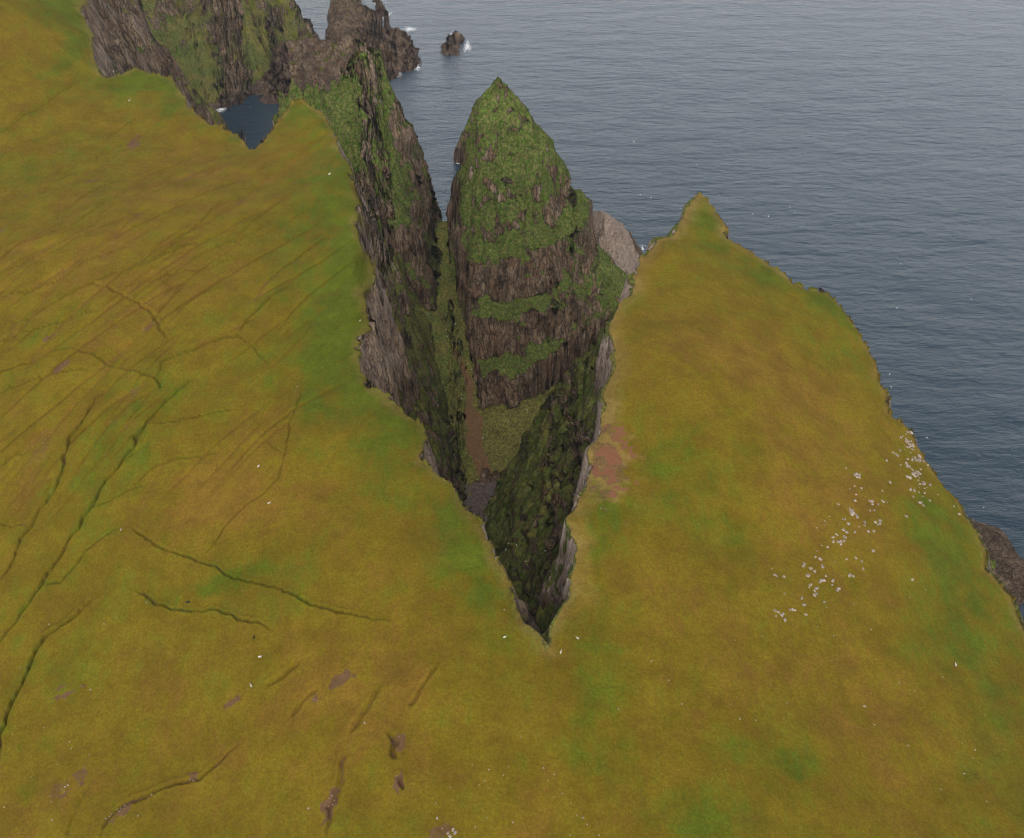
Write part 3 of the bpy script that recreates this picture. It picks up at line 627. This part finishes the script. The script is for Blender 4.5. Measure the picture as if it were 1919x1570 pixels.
    rk = mixc(t, mth(t, 'MULTIPLY', bs.outputs[0], .6), rk, (.33, .24, .16)); rk = mixc(t, mapr(t, nb, .56, .72), rk, (.46, .365, .28)); rk = mixc(t, mapr(t, nb, .42, .30), rk, (.05, .036, .028))
    rk = mixc(t, mapr(t, noise(t, vs, .12, 4, .6), .5, .68), rk, (.20, .115, .068))
    rk = mixc(t, crack, (.030, .022, .018), rk)  # shade down in the cracks is painted into the rock colour
    big = mapr(t, noise(t, pos, .055, 3, .6), .3, .7, .55, 1.3); vb = nd(t, 'ShaderNodeVectorMath', operation='SCALE'); t.links.new(rk, vb.inputs[0]); t.links.new(big, vb.inputs[3]); rk = vb.outputs[0]
    lr = mixc(t, mapr(t, nb, .3, .7), (.26, .19, .15), (.52, .42, .35))
    rk = mixc(t, mth(t, 'MULTIPLY', light_, .8), rk, lr)
    rk = mixc(t, mth(t, 'MULTIPLY', wash_, .40), rk, (.075, .056, .050))
    rm = mapr(t, mth(t, 'ADD', rock_, mth(t, 'MULTIPLY', mth(t, 'SUBTRACT', nb, .5), 1.1)), .38, .58)
    c = mixc(t, rm, c, rk)
    t.links.new(c, b.inputs['Base Color']); b.inputs['Roughness'].default_value = .95; b.inputs['Specular IOR Level'].default_value = .06
    hgt = mth(t, 'ADD', mth(t, 'MULTIPLY', nm, .5), mth(t, 'MULTIPLY', nf, .22))
    hgt2 = mth(t, 'ADD', mth(t, 'ADD', mth(t, 'MULTIPLY', ns, 3.6), mth(t, 'MULTIPLY', nb, 1.6)), mth(t, 'MULTIPLY', crack, 1.0))
    hm = nd(t, 'ShaderNodeMix'); t.links.new(rm, hm.inputs[0]); t.links.new(hgt, hm.inputs[2]); t.links.new(hgt2, hm.inputs[3])
    bp = nd(t, 'ShaderNodeBump'); bp.inputs['Distance'].default_value = 1.0; bp.inputs['Strength'].default_value = 1.0
    t.links.new(hm.outputs[0], bp.inputs['Height']); t.links.new(bp.outputs[0], b.inputs['Normal'])
    return m
LAND = land_material()

# ------------------------------------------------------------------ cut the sheet into its landforms
def link(name, me, parent=None, **props):
    o = bpy.data.objects.new(name, me); col.objects.link(o)
    if parent: o.parent = parent
    for k_, v_ in props.items(): o[k_] = v_
    return o
def mesh_from(name, V, Q, mats, attrs=None, smooth=True):
    me = bpy.data.meshes.new(name); me.vertices.add(len(V)); me.vertices.foreach_set('co', np.ascontiguousarray(V, np.float32).ravel())
    k_ = Q.shape[1]; me.loops.add(Q.size); me.loops.foreach_set('vertex_index', np.ascontiguousarray(Q, np.int32).ravel())
    me.polygons.add(len(Q)); me.polygons.foreach_set('loop_start', np.arange(0, Q.size, k_, dtype=np.int32))
    me.update(calc_edges=True)
    for n_, A in (attrs or {}).items():
        at = me.attributes.new(n_, 'FLOAT_COLOR', 'POINT'); at.data.foreach_set('color', np.ascontiguousarray(A, np.float32).ravel())
    if smooth: me.polygons.foreach_set('use_smooth', np.ones(len(Q), bool))
    for m_ in mats: me.materials.append(m_)
    me.update(); return me
nc, nr = Z.shape
idx = np.arange(nc*nr).reshape(nc, nr)
q = np.stack([idx[:-1, :-1], idx[1:, :-1], idx[1:, 1:], idx[:-1, 1:]], -1).reshape(-1, 4)
zf = Z.ravel(); cf = CODE.ravel()
q = q[zf[q].max(1) > -1.5]
fc = cf[q[:, 0]]
V = np.stack([X.ravel(), Y.ravel(), zf], -1); A1 = A1.reshape(-1, 4); A2 = A2.reshape(-1, 4)
SPEC = {0: ('terrain', dict(kind='structure')),
 1: ('sea_stack', dict(label='tall pointed sea stack, green topped above brown rock tiers, at the chasm mouth', category='sea stack')),
 2: ('rock_pinnacle', dict(label='jagged green and brown rock pinnacle behind the left plateau tip', category='rock pinnacle')),
 3: ('rock_outcrop', dict(label='pale beige rock shoulder directly right of the tall pointed sea stack', category='rock')),
 4: ('rock_outcrop', dict(label='dark low rock between the pale rock shoulder and the sea', category='rock')),
 5: ('headland', dict(kind='structure')),
 6: ('foreshore_rock', dict(label='long low brown rock slab at sea level running from the far cove out to sea', category='rock')),
 7: ('rock_islet', dict(label='high brown rock islet across the narrow channel at the top of the picture', category='islet')),
 8: ('skerry', dict(label='dark lone skerry in open water above the tall sea stack', category='skerry')),
 9: ('skerry', dict(label='tiny skerry ringed by white foam at the top edge, farther of the two', category='skerry')),
 10: ('skerry', dict(label='tiny foam-washed skerry close beside the islet, nearer of the two', category='skerry')),
 11: ('sea_stack', dict(label='small dark stump of rock in the sea just left of the tall pointed stack', category='sea stack'))}
for c in range(12):
    qq = q[fc == c]
    if len(qq) == 0: continue
    used = np.unique(qq); remap = np.zeros(nc*nr, np.int32); remap[used] = np.arange(len(used), dtype=np.int32)
    n_, pr_ = SPEC[c]
    o = link(n_, mesh_from(n_, V[used], remap[qq], [LAND], dict(cover=A1[used], growth=A2[used])), **pr_)
    print('land', n_, len(used))

# ------------------------------------------------------------------ the sea
def water_material():
    m, t, b = mat('water')
    geo = nd(t, 'ShaderNodeNewGeometry'); pos = geo.outputs['Position']
    b.inputs['Base Color'].default_value = (.013, .033, .052, 1); b.inputs['Roughness'].default_value = .22; b.inputs['IOR'].default_value = 1.33; b.inputs['Specular IOR Level'].default_value = 1.0
    mp = nd(t, 'ShaderNodeMapping'); mp.inputs['Scale'].default_value = (.6, 1.5, 1); mp.inputs['Rotation'].default_value = (0, 0, R(-14)); t.links.new(pos, mp.inputs[0])
    h = mth(t, 'ADD', mth(t, 'ADD', mth(t, 'MULTIPLY', noise(t, mp.outputs[0], .018, 3, .6), 7.), mth(t, 'MULTIPLY', noise(t, mp.outputs[0], .09, 4, .65), 2.6)), mth(t, 'MULTIPLY', noise(t, mp.outputs[0], .5, 3, .7), .9))
    bp = nd(t, 'ShaderNodeBump'); bp.inputs['Distance'].default_value = 1.; bp.inputs['Strength'].default_value = .58
    t.links.new(h, bp.inputs['Height']); t.links.new(bp.outputs[0], b.inputs['Normal'])
    mp2 = nd(t, 'ShaderNodeMapping'); mp2.inputs['Scale'].default_value = (.35, 1.3, 1); mp2.inputs['Rotation'].default_value = (0, 0, R(-12)); t.links.new(pos, mp2.inputs[0])
    r = mapr(t, noise(t, mp2.outputs[0], .022, 5, .65), .3, .7, .08, .22); t.links.new(r, b.inputs['Roughness'])
    mp3 = nd(t, 'ShaderNodeMapping'); mp3.inputs['Scale'].default_value = (.30, 1.5, 1); mp3.inputs['Rotation'].default_value = (0, 0, R(-13)); t.links.new(pos, mp3.inputs[0])
    sw = mth(t, 'ADD', mth(t, 'MULTIPLY', noise(t, mp3.outputs[0], .035, 6, .7), .6), mth(t, 'MULTIPLY', noise(t, pos, .008, 4, .6), .4))
    t.links.new(mapr(t, sw, .36, .64, .92, 1.35), b.inputs['Specular IOR Level'])
    return m
WATER = water_material()
S = 45000
me = mesh_from('sea', np.array([(-S, -S, 0), (S, -S, 0), (S, S, 0), (-S, S, 0)], float), np.array([[0, 1, 2, 3]]), [WATER])
link('sea', me, kind='structure')
#PART2
# ------------------------------------------------------------------ foam where the swell breaks
def foam_material():
    m, t, b = mat('foam'); b.inputs['Base Color'].default_value = (.8, .83, .85, 1); b.inputs['Roughness'].default_value = .8
    at = nd(t, 'ShaderNodeAttribute', attribute_name='edge'); geo = nd(t, 'ShaderNodeNewGeometry')
    s_ = nd(t, 'ShaderNodeSeparateColor'); t.links.new(at.outputs['Color'], s_.inputs[0])
    n_ = noise(t, geo.outputs['Position'], .35, 6, .8)
    a = mapr(t, mth(t, 'ADD', s_.outputs[0], mth(t, 'MULTIPLY', mth(t, 'SUBTRACT', n_, .5), 2.6)), .35, 1.0, 0, .9)
    t.links.new(a, b.inputs['Alpha']); return m
FOAM = foam_material()
def foam(px, py, rx, ry, label):
    cx, cy = P(px, py, 0); d = cy*cp+HC*sp; sx = rx*d/F; sy = ry*d/F/math.sin(PITCH+math.atan((py-CY)/F))
    K, M = 28, 6; v = [(cx, cy, .35)]; e = [1.]
    for j in range(1, M+1):
        for i in range(K):
            a = 2*math.pi*i/K; r = j/M*(1+.18*math.sin(3*a+px)+.12*math.sin(5*a+py))
            v.append((cx+sx*r*math.cos(a), cy+sy*r*math.sin(a), .35)); e.append(1-j/M)
    f = []
    for j in range(M-1):
        for i in range(K):
            a, b_ = 1+j*K+i, 1+j*K+(i+1) % K; f.append((a, b_, b_+K, a+K))
    me = bpy.data.meshes.new('foam'); me.from_pydata(v, [], f+[(0, 1+(i+1) % K, 1+i) for i in range(K)][::-1]); me.materials.append(FOAM)
    at = me.attributes.new('edge', 'FLOAT_COLOR', 'POINT'); at.data.foreach_set('color', np.array([(q_, q_, q_, 1) for q_ in e], np.float32).ravel())
    link('foam', me, kind='stuff', label=label)
for f_ in [(736,70,10,12,'foam in the gap between the islet and the rock slab'),(690,128,12,5,'thin foam under the rock slab'),(770,108,22,26,'thin surf round the outer end of the rock slab'),(1903,1046,8,8,'surf on the black shore rocks at the right edge, lower part'),(708,5,19,8,'white foam ring round the tiny skerry at the top edge'),(722,30,18,12,'white foam beside the islet'),(768,55,22,8,'foam off the far point of the long rock slab'),
           (876,88,13,17,'foam streaming off the lone skerry'),(848,64,9,4,'foam on the seaward side of the lone skerry'),(740,140,28,8,'foam along the near edge of the long rock slab'),
           (782,127,9,12,'foam at the near corner of the rock slab'),(414,205,22,9,'foam along the dark shore of the cove'),(860,306,8,4,'foam at the foot of the dark stump'),
           (1872,1016,16,7,'foam on the black shore rocks at the right edge'),(1858,1003,9,7,'foam patch on the shore at the right edge'),(1204,466,5,8,'foam at the tip of the dark low rock')]:
    foam(*f_)

# ------------------------------------------------------------------ putting small things on the ground
def ground(x, y):
    i = int(np.clip(np.searchsorted(u, x/(y+230)), 1, nc-1)); j = int(np.clip(np.searchsorted(RR[i], y+230), 1, nr-1))
    return float(Z[i, j]*.5+Z[i-1, j-1]*.5)
def onto(px, py, z=230.):
    for _ in range(7):
        x, y = P(px, py, z); z = .35*z+.65*ground(x, y)
    x, y = P(px, py, z); return x, y, ground(x, y)
def simple_mat(name, c1, c2, sc=3., rough=.9, bump=.3):
    m, t, b = mat(name); tc = nd(t, 'ShaderNodeTexCoord'); oi = nd(t, 'ShaderNodeObjectInfo')
    n_ = noise(t, tc.outputs['Object'], sc, 4, .65)
    c = mixc(t, mapr(t, n_, .3, .7), c1, c2)
    v = nd(t, 'ShaderNodeVectorMath', operation='SCALE'); t.links.new(c, v.inputs[0]); t.links.new(mapr(t, oi.outputs['Random'], 0, 1, .75, 1.15), v.inputs[3])
    t.links.new(v.outputs[0], b.inputs['Base Color']); b.inputs['Roughness'].default_value = rough
    bp = nd(t, 'ShaderNodeBump'); bp.inputs['Strength'].default_value = bump; bp.inputs['Distance'].default_value = .1; t.links.new(n_, bp.inputs['Height']); t.links.new(bp.outputs[0], b.inputs['Normal'])
    return m
STONE = simple_mat('lichen_stone', (.16, .12, .095), (.47, .39, .325), 2.4)
STONED = simple_mat('dark_stone', (.07, .055, .05), (.17, .13, .115), 2.)
import bmesh
def stone_mesh(seed, m_, sub=2):
    r_ = random.Random(seed); bm = bmesh.new(); bmesh.ops.create_icosphere(bm, subdivisions=sub, radius=1)
    k_ = [(r_.uniform(-1, 1), r_.uniform(-1, 1), r_.uniform(-.6, 1)) for _ in range(7)]
    for v in bm.verts:
        c = v.co
        for a in k_:
            l = math.sqrt(sum(q_*q_ for q_ in a)); dt = (c.x*a[0]+c.y*a[1]+c.z*a[2])/l
            if dt > .62: c = c - (dt-.62)*.95*type(c)((a[0]/l, a[1]/l, a[2]/l))
        n_ = float(n3(np.array([c.x*1.7+seed]), np.array([c.y*1.7]), np.array([c.z*1.7+9]), 0)[0])
        v.co = c*(1+.16*n_)
        v.co.z *= .72
    me = bpy.data.meshes.new('boulder'); bm.to_mesh(me); bm.free(); me.materials.append(m_); return me
PALE = [stone_mesh(i, STONE) for i in range(7)]
rs = random.Random(11)
def stone(px, py, size, label, group, cat='rock', name='boulder', meshes=PALE):
    """size: width in photo pixels"""
    x, y, z = onto(px, py); d = y*cp+(HC-z)*sp; r = .5*size*d/F
    o = link(name, rs.choice(meshes), label=label, category=cat, group=group)
    o.location = (x, y, z-r*.05); o.scale = (r*rs.uniform(.85, 1.25), r*rs.uniform(.85, 1.25), r*rs.uniform(.75, 1.1)); o.rotation_euler = (rs.uniform(-.3, .3), rs.uniform(-.3, .3), rs.uniform(0, 6.28))
SC = [(1190,130,60),(1170,100,30),(1215,130,40),(1130,75,15),(1180,35,20),(1250,70,30),(1210,40,20),(1095,200,35),(1075,185,15),(1125,170,20),(1025,248,30),(1135,275,25),(1180,275,50),
 (1225,235,40),(1280,230,60),(1265,250,30),(1330,275,20),(1190,370,55),(1225,345,50),(1265,350,40),(1215,315,25),(1300,415,35),(1345,420,20),(1200,455,25),(1230,465,25),(1262,475,18),
 (1225,515,25),(1275,545,35),(1298,572,22),(1345,535,18),(1405,495,10),(815,360,55),(800,345,30),(725,300,15),(790,432,20),(840,450,18),(758,455,12),(800,495,25),(795,540,20),(905,540,40),
 (920,565,20),(965,568,16),(995,550,30),(1030,553,10),(935,610,20),(905,615,15),(780,625,65),(760,610,30),(800,655,35),(712,677,28),(745,710,22),(670,568,16),(605,658,10),(570,690,10),
 (575,722,10),(515,742,8),(965,715,35),(940,700,20),(975,685,20),(862,700,20),(865,722,14),(825,733,10),(930,765,22),(888,765,22),(797,770,25),(735,770,30),(700,760,30),(712,810,30),
 (655,790,28),(630,810,25),(640,840,25),(680,850,45),(715,840,30),(600,885,25),(550,872,8),(515,912,12),(1168,660,28),(1050,405,22),(995,468,10),(925,912,22),(800,963,22),(843,990,25),
 (860,1045,26),(745,1095,40),(778,1097,20),(730,970,12),(643,992,12),(530,980,35),(500,955,18),(548,1025,30),(470,1040,40),(490,1060,40),(455,1090,35),(412,1010,35),(580,1095,20),(545,1130,55),
 (470,1160,30),(500,1190,50),(505,1225,45),(455,1180,14),(630,1130,40),(625,1160,25),(675,1190,40),(660,1200,20),(565,1285,20),(585,1327,10),(402,1258,28),(422,1308,20),(432,1378,26),(345,1350,30),
 (315,1345,25),(235,1365,25),(255,1380,30),(205,1350,25),(210,1390,20),(280,1420,32),(272,1225,20),(208,1098,30),(267,1100,26),(183,1043,14),(1523,580,14),(1560,635,20)]
for _ in range(46):
    q1, q2 = rs.uniform(0, 1), rs.gauss(0, 1); SC.append((1175+q1*130+q2*26, 40+q1*470+rs.gauss(0, 22), rs.choice([9, 12, 15, 20])))
for a, b_, c_ in SC:
    px, py = 1400+a/3.925, 800+b_/3.925
    if a > 1060 and b_ < 650: lab, grp = 'pale rock in the scatter hard against the right cliff edge', 'pale rocks by the right cliff edge'
    elif b_ < 930: lab, grp = 'pale rock in the upper middle scatter on the right slope, inland from the cliff edge', 'pale rocks of the middle scatter'
    elif a > 385: lab, grp = 'pale rock in the dense lower scatter on the right slope', 'pale rocks of the dense lower scatter'
    else: lab, grp = 'pale rock at the lower left end of the scatter on the right slope', 'pale rocks at the end of the scatter'
    n_ = 1 if c_ < 24 else 2 if c_ < 40 else 4
    for k_ in range(n_):
        s_ = c_/3.925*(1. if n_ == 1 else .62 if n_ == 2 else .42)*rs.uniform(.8, 1.15)
        o_ = 0 if n_ == 1 else c_/3.925*.30
        stone(px+rs.uniform(-o_, o_), py+rs.uniform(-o_, o_), s_*1.4, lab, grp)
for a, b_, c_ in [(93,752,10),(162,874,9),(5,655,9),(435,546,7),(540,957,12),(460,950,10),(617,780,6),(703,868,9),(1098,886,16),(1150,980,11),(1135,820,7),(1278,766,11),(1357,806,10),(1328,803,6),
 (1568,674,16),(1502,735,8),(1415,288,7),(1333,327,9),(1145,90,12),(1325,1088,14),(1668,1110,10),(1658,1150,10),(1613,1232,14),(1614,1196,7),(1493,1312,9),(1727,1375,9),(1720,930,7),
 (388,1212,6),(1603,1077,6),(1045,360,8),(1008,563,7),(858,478,6),(941,525,11),(1132,490,9),(575,528,7),(445,840,6)]:
    stone(1219+a/2.7414, 1000+b_/2.7414, c_/2.7414, 'small pale stone alone in the grass below the scatter on the right slope', 'lone stones on the right slope', 'stone', 'stone')
stone(1709, 1086, 8, 'large pale rock alone in the grass between the scatter and the right cliff edge', 'lone rocks')
for a, b_, c_ in [(675,1194,8),(762,1217,10),(835,1245,9),(864,1204,7),(740,1275,11),(711,1296,7),(1044,1210,15),(1066,1277,7),(1098,1242,8),(1140,1340,9),(1100,1360,6),(1185,1387,8),(1215,1455,8),
 (1245,1465,12),(1268,1502,11),(885,1490,10),(750,1466,9),(690,1515,9),(495,1468,15),(520,1522,10),(487,1388,9),(560,1310,9),(1180,1557,9),(1330,1556,9),(550,1545,20),(575,1530,22),
 (560,1560,22),(585,1545,20),(925,1050,8),(165,870,9),(120,975,12),(1430,905,10),(285,1250,8),(1285,1185,6)]:
    stone(640+a/2.755, 1000+b_/2.755, c_/2.755, 'small pale stone in the grass of the lower middle, below the tip of the chasm', 'stones below the chasm tip', 'stone', 'stone')
stone(945, 1142, 3.6, 'small grey stone near the left rim close to the tip of the chasm', 'lone rocks')
for a, b_, c_ in [(752,352,14),(250,465,9),(600,430,9),(535,463,8),(105,688,9),(38,908,8),(465,800,14),(358,1067,13),(367,1102,9),(295,1186,9),(197,1055,7),(1585,1412,12),(708,1448,12),(268,1470,10),
 (1875,972,16),(330,1325,10),(262,1378,9),(1247,290,6),(1612,850,8),(225,995,6),(160,1250,6),(20,1405,8)]:
    stone(a/2.7414, 1000+b_/2.7414, c_/2.7414, 'small pale stone in the grass of the lower left slope', 'stones on the lower left slope', 'stone', 'stone')
for a, b_ in [(1690,1360),(1700,1380),(1685,1400),(1705,1345),(1720,1370),(1712,1392),(585,1430),(600,1415),(620,1410),(560,1450),(575,1440),(545,1465),(640,1395),(760,1355),(780,1340),
 (990,1265),(1000,1270),(975,1262),(320,1310),(335,1300),(350,1290),(610,1425),(555,1475)]:
    stone(a/2.7414, 1000+b_/2.7414, rs.uniform(7, 13)/2.7414, 'pale stone washed bare in a brown erosion scar of the lower left slope', 'stones in the erosion scars', 'stone', 'stone')
stone(227, 992, 6.5, 'pale rock at the head of the green hollow on the left slope', 'lone rocks')

# boulder beach at the bottom of the chasm: nobody could count it
bv, bf = [], []
base = []
for i in range(5):
    me = stone_mesh(40+i, STONED, 1); base.append((np.array([v.co[:] for v in me.vertices]), [tuple(p.vertices) for p in me.polygons])); bpy.data.meshes.remove(me)
for k_ in range(1500):
    px = rs.uniform(868, 952); py = rs.uniform(905, 1010)
    x, y, z = onto(px, py, 8.)
    if z > 13 or z < -1: continue
    vv, ff = rs.choice(base); r = rs.choice([.45, .6, .8, .8, 1.1, 1.6])*rs.uniform(.7, 1.2); a = rs.uniform(0, 6.28); c, s_ = math.cos(a), math.sin(a)
    o0 = len(bv)
    for q_ in vv: bv.append((x+r*(q_[0]*c-q_[1]*s_), y+r*(q_[0]*s_+q_[1]*c), z+r*(q_[2]+.2)))
    bf += [tuple(i_+o0 for i_ in f) for f in ff]
me = bpy.data.meshes.new('rubble'); me.from_pydata(bv, [], bf); me.materials.append(STONED)
link('rubble', me, kind='stuff', label='brown boulders and rubble covering the floor of the chasm')

# ------------------------------------------------------------------ sheep
FLEECE = simple_mat('fleece_white', (.45, .40, .31), (.66, .60, .50), 14, .95, .6); FLEECEB = simple_mat('fleece_black', (.012, .010, .008), (.03, .024, .02), 14, .95, .6)
SKINW = simple_mat('sheep_skin', (.30, .24, .18), (.45, .38, .30), 6); SKINB = simple_mat('sheep_skin_black', (.010, .009, .008), (.02, .018, .015), 6)
def sheep_body(m_):
    J = [((-.42, 0, .62), .20), ((-.1, 0, .60), .23), ((.28, 0, .62), .19), ((.46, 0, .74), .10), ((.58, 0, .86), .085), ((.70, 0, .84), .075), ((.82, 0, .78), .045),
         ((.30, .12, .38), .06), ((.30, .13, .03), .032), ((.30, -.12, .38), .06), ((.30, -.13, .03), .032),
         ((-.44, .12, .40), .075), ((-.50, .13, .22), .036), ((-.44, .13, .03), .03), ((-.44, -.12, .40), .075), ((-.50, -.13, .22), .036), ((-.44, -.13, .03), .03),
         ((.60, .13, .88), .022), ((.60, -.13, .88), .022), ((-.60, 0, .58), .04), ((-.66, 0, .42), .03)]
    E = [(0, 1), (1, 2), (2, 3), (3, 4), (4, 5), (5, 6), (2, 7), (7, 8), (2, 9), (9, 10), (0, 11), (11, 12), (12, 13), (0, 14), (14, 15), (15, 16), (4, 17), (4, 18), (0, 19), (19, 20)]
    me = bpy.data.meshes.new('sheep_body'); me.from_pydata([j[0] for j in J], E, []); me.materials.append(m_)
    me['radii'] = [j[1] for j in J]
    return me
def fleece_mesh(m_):
    bm = bmesh.new(); bmesh.ops.create_icosphere(bm, subdivisions=4, radius=1)
    for v in bm.verts:
        c = v.co; n_ = float(n3(np.array([c.x*6]), np.array([c.y*6+3]), np.array([c.z*6]), 1)[0])
        k_ = 1+.06*n_; v.co = (c.x*.56*k_-.08, c.y*.27*k_, c.z*.27*k_+.63+.03*c.x)
    for f in bm.faces: f.smooth = True
    me = bpy.data.meshes.new('fleece'); bm.to_mesh(me); bm.free(); me.materials.append(m_); return me
BW, BB, FW, FB = sheep_body(SKINW), sheep_body(SKINB), fleece_mesh(FLEECE), fleece_mesh(FLEECEB)
def sheep(px, py, label, black=False, sc=1.15, rot=0.):
    x, y, z = onto(px, py)
    o = link('sheep', BB if black else BW, label=label, category='sheep', group='sheep grazing on the grassland')
    sk_ = o.modifiers.new('skin', 'SKIN'); sk_.use_smooth_shade = True
    for i, r_ in enumerate(o.data['radii']): o.data.skin_vertices[0].data[i].radius = (r_, r_)
    o.data.skin_vertices[0].data[1].use_root = True; ss = o.modifiers.new('sub', 'SUBSURF'); ss.levels = ss.render_levels = 1
    f = link('fleece', FB if black else FW, parent=o)
    o.location = (x, y, z-.02); o.scale = (sc*.78,)*3; o.rotation_euler = (0, 0, rot)
for a in [(946,1195,'white sheep on the left bank a little way left of the chasm tip',False,1.2,.4),(1051,1223,'white sheep standing just below the tip of the chasm',False,1.25,1.2),
 (1082,1197,'white sheep on the right bank just right of the chasm tip',False,1.25,2.6),(488,1232,'white sheep on the lower left slope, upper of the nearby pair',False,1.35,.2),
 (471,1286,'white sheep on the lower left slope, lower of the nearby pair',False,1.35,2.2),(485,875,'white sheep on the brown patch of the left slope, upper one',False,1.3,1.),
 (505,944,'white sheep on the brown patch of the left slope, lower one',False,1.3,.5),(353,1130,'black sheep beside the lower curved ditch on the left slope',True,1.5,.1),
 (476,1196,'black sheep right of the end of the lower curved ditch',True,1.25,1.8),(485,839,'small black sheep just above the brown patch of the left slope',True,.9,2.),
 (618,328,'white sheep on the green strip near the rim below the left plateau tip',False,1.8,.9),(254,127,'white sheep on the crest of the hump at the upper left rim',False,2.0,.3),
 (215,142,'white sheep in the dip left of the hump at the upper left rim',False,1.9,1.9),(243,190,'cream sheep on the slope below the upper left hump',False,1.8,1.2),
 (675,602,'white sheep right at the notched edge of the left plateau',False,1.1,1.2),(1790,1246,'white sheep on the lower right slope near the right cliff edge',False,1.5,1.4)]:
    sheep(*a)

# ------------------------------------------------------------------ seabirds
def bird_mesh():
    bm = bmesh.new(); rings = []
    for x_, r_ in [(-.26, .005), (-.22, .03), (-.10, .055), (.04, .06), (.14, .045), (.20, .04), (.25, .025), (.30, .004)]:
        rings.append([bm.verts.new((x_, r_*math.cos(k_*math.pi/4), r_*.85*math.sin(k_*math.pi/4))) for k_ in range(8)])
    for a, b_ in zip(rings, rings[1:]):
        for k_ in range(8): bm.faces.new((a[k_], a[(k_+1) % 8], b_[(k_+1) % 8], b_[k_]))
    bm.faces.new(rings[0][::-1]); bm.faces.new(rings[-1])
    for s_ in (-1, 1):      # wings: four stations, bent at the wrist
        st = [(.10, -.06, .03, .02), (.13, -.03, .26, .09), (.05, -.08, .46, .07), (-.06, -.09, .58, .04)]
        pv = None
        for le, te, yy, zz in st:
            c = [bm.verts.new((le, s_*yy, zz)), bm.verts.new((te, s_*yy, zz)), bm.verts.new(((le+te)/2+.01, s_*yy, zz+.014)), bm.verts.new(((le+te)/2, s_*yy, zz-.008))]
            if pv:
                for i_, j_ in ((0, 2), (2, 1), (1, 3), (3, 0)): bm.faces.new((pv[i_], pv[j_], c[j_], c[i_]))
            pv = c
        bm.faces.new((pv[0], pv[2], pv[1], pv[3]))
    tl_ = [bm.verts.new(q_) for q_ in ((-.20, .02, 0), (-.20, -.02, 0), (-.34, -.05, .0), (-.34, .05, 0), (-.27, 0, .012))]
    for i_, j_ in ((0, 1), (1, 2), (2, 3), (3, 0)): bm.faces.new((tl_[i_], tl_[j_], tl_[4]))
    bm.normal_update(); me = bpy.data.meshes.new('seabird'); bm.to_mesh(me); bm.free(); me.materials.append(BIRD); return me
BIRD = simple_mat('plumage', (.75, .75, .75), (.88, .88, .88), 5, .8, 0)
BM_ = bird_mesh()
for px, py, z, kind_ in [(1305,308,50,0),(1346,365,60,0),(1363,371,60,0),(1275,390,60,0),(1411,400,70,0),(1480,388,50,0),(1489,398,50,0),(1688,494,60,0),(1667,701,90,0),(1670,725,90,0),
 (1737,820,90,0),(1843,951,90,0),(1681,577,60,0),(1188,265,40,0),(1220,370,60,0),(1440,405,50,0),(1200,365,60,0),(1820,560,60,0),
 (853,607,110,1),(860,640,110,1),(836,617,120,1),(905,820,90,1),(865,747,110,1),(883,692,110,1),(968,1021,120,1),(984,1052,130,1),(953,1018,110,1),(1022,1032,160,1),(948,1030,110,1),
 (988,768,80,1),(948,788,70,1),(838,630,120,1),(468,201,20,2),(500,165,20,2)]:
    x, y = P(px, py, z)
    lab = ['tiny white seabird gliding over the open sea off the right headland', 'tiny white seabird gliding inside the chasm in front of the tall sea stack', 'tiny white seabird over the dark cove at the upper left'][kind_]
    o = link('seabird', BM_, label=lab, category='seabird', group=['seabirds over the sea', 'seabirds in the chasm', 'seabirds over the cove'][kind_])
    k_ = 1.45 if kind_ != 1 else 1.1
    o.location = (x, y, z); o.scale = (k_,)*3; o.rotation_euler = (rs.uniform(-.5, .5), rs.uniform(-.2, .2), rs.uniform(0, 6.28))

def haze_box():
    m = bpy.data.materials.new('haze'); m.use_nodes = True; t = m.node_tree; t.nodes.clear()
    o = t.nodes.new('ShaderNodeOutputMaterial'); v = t.nodes.new('ShaderNodeVolumePrincipled'); v.inputs['Color'].default_value = (.86, .90, 1, 1); v.inputs['Density'].default_value = 2.5e-5
    t.links.new(v.outputs[0], o.inputs['Volume'])
    x0, x1, y0, y1, z0, z1 = -2600, 2600, -700, 3400, -62, 480
    V_ = [(x, y, z) for z in (z0, z1) for y in (y0, y1) for x in (x0, x1)]
    me = bpy.data.meshes.new('haze'); me.from_pydata(V_, [], [(0,2,3,1),(4,5,7,6),(0,1,5,4),(2,6,7,3),(0,4,6,2),(1,3,7,5)]); me.materials.append(m)
    link('haze', me, kind='stuff')
haze_box()
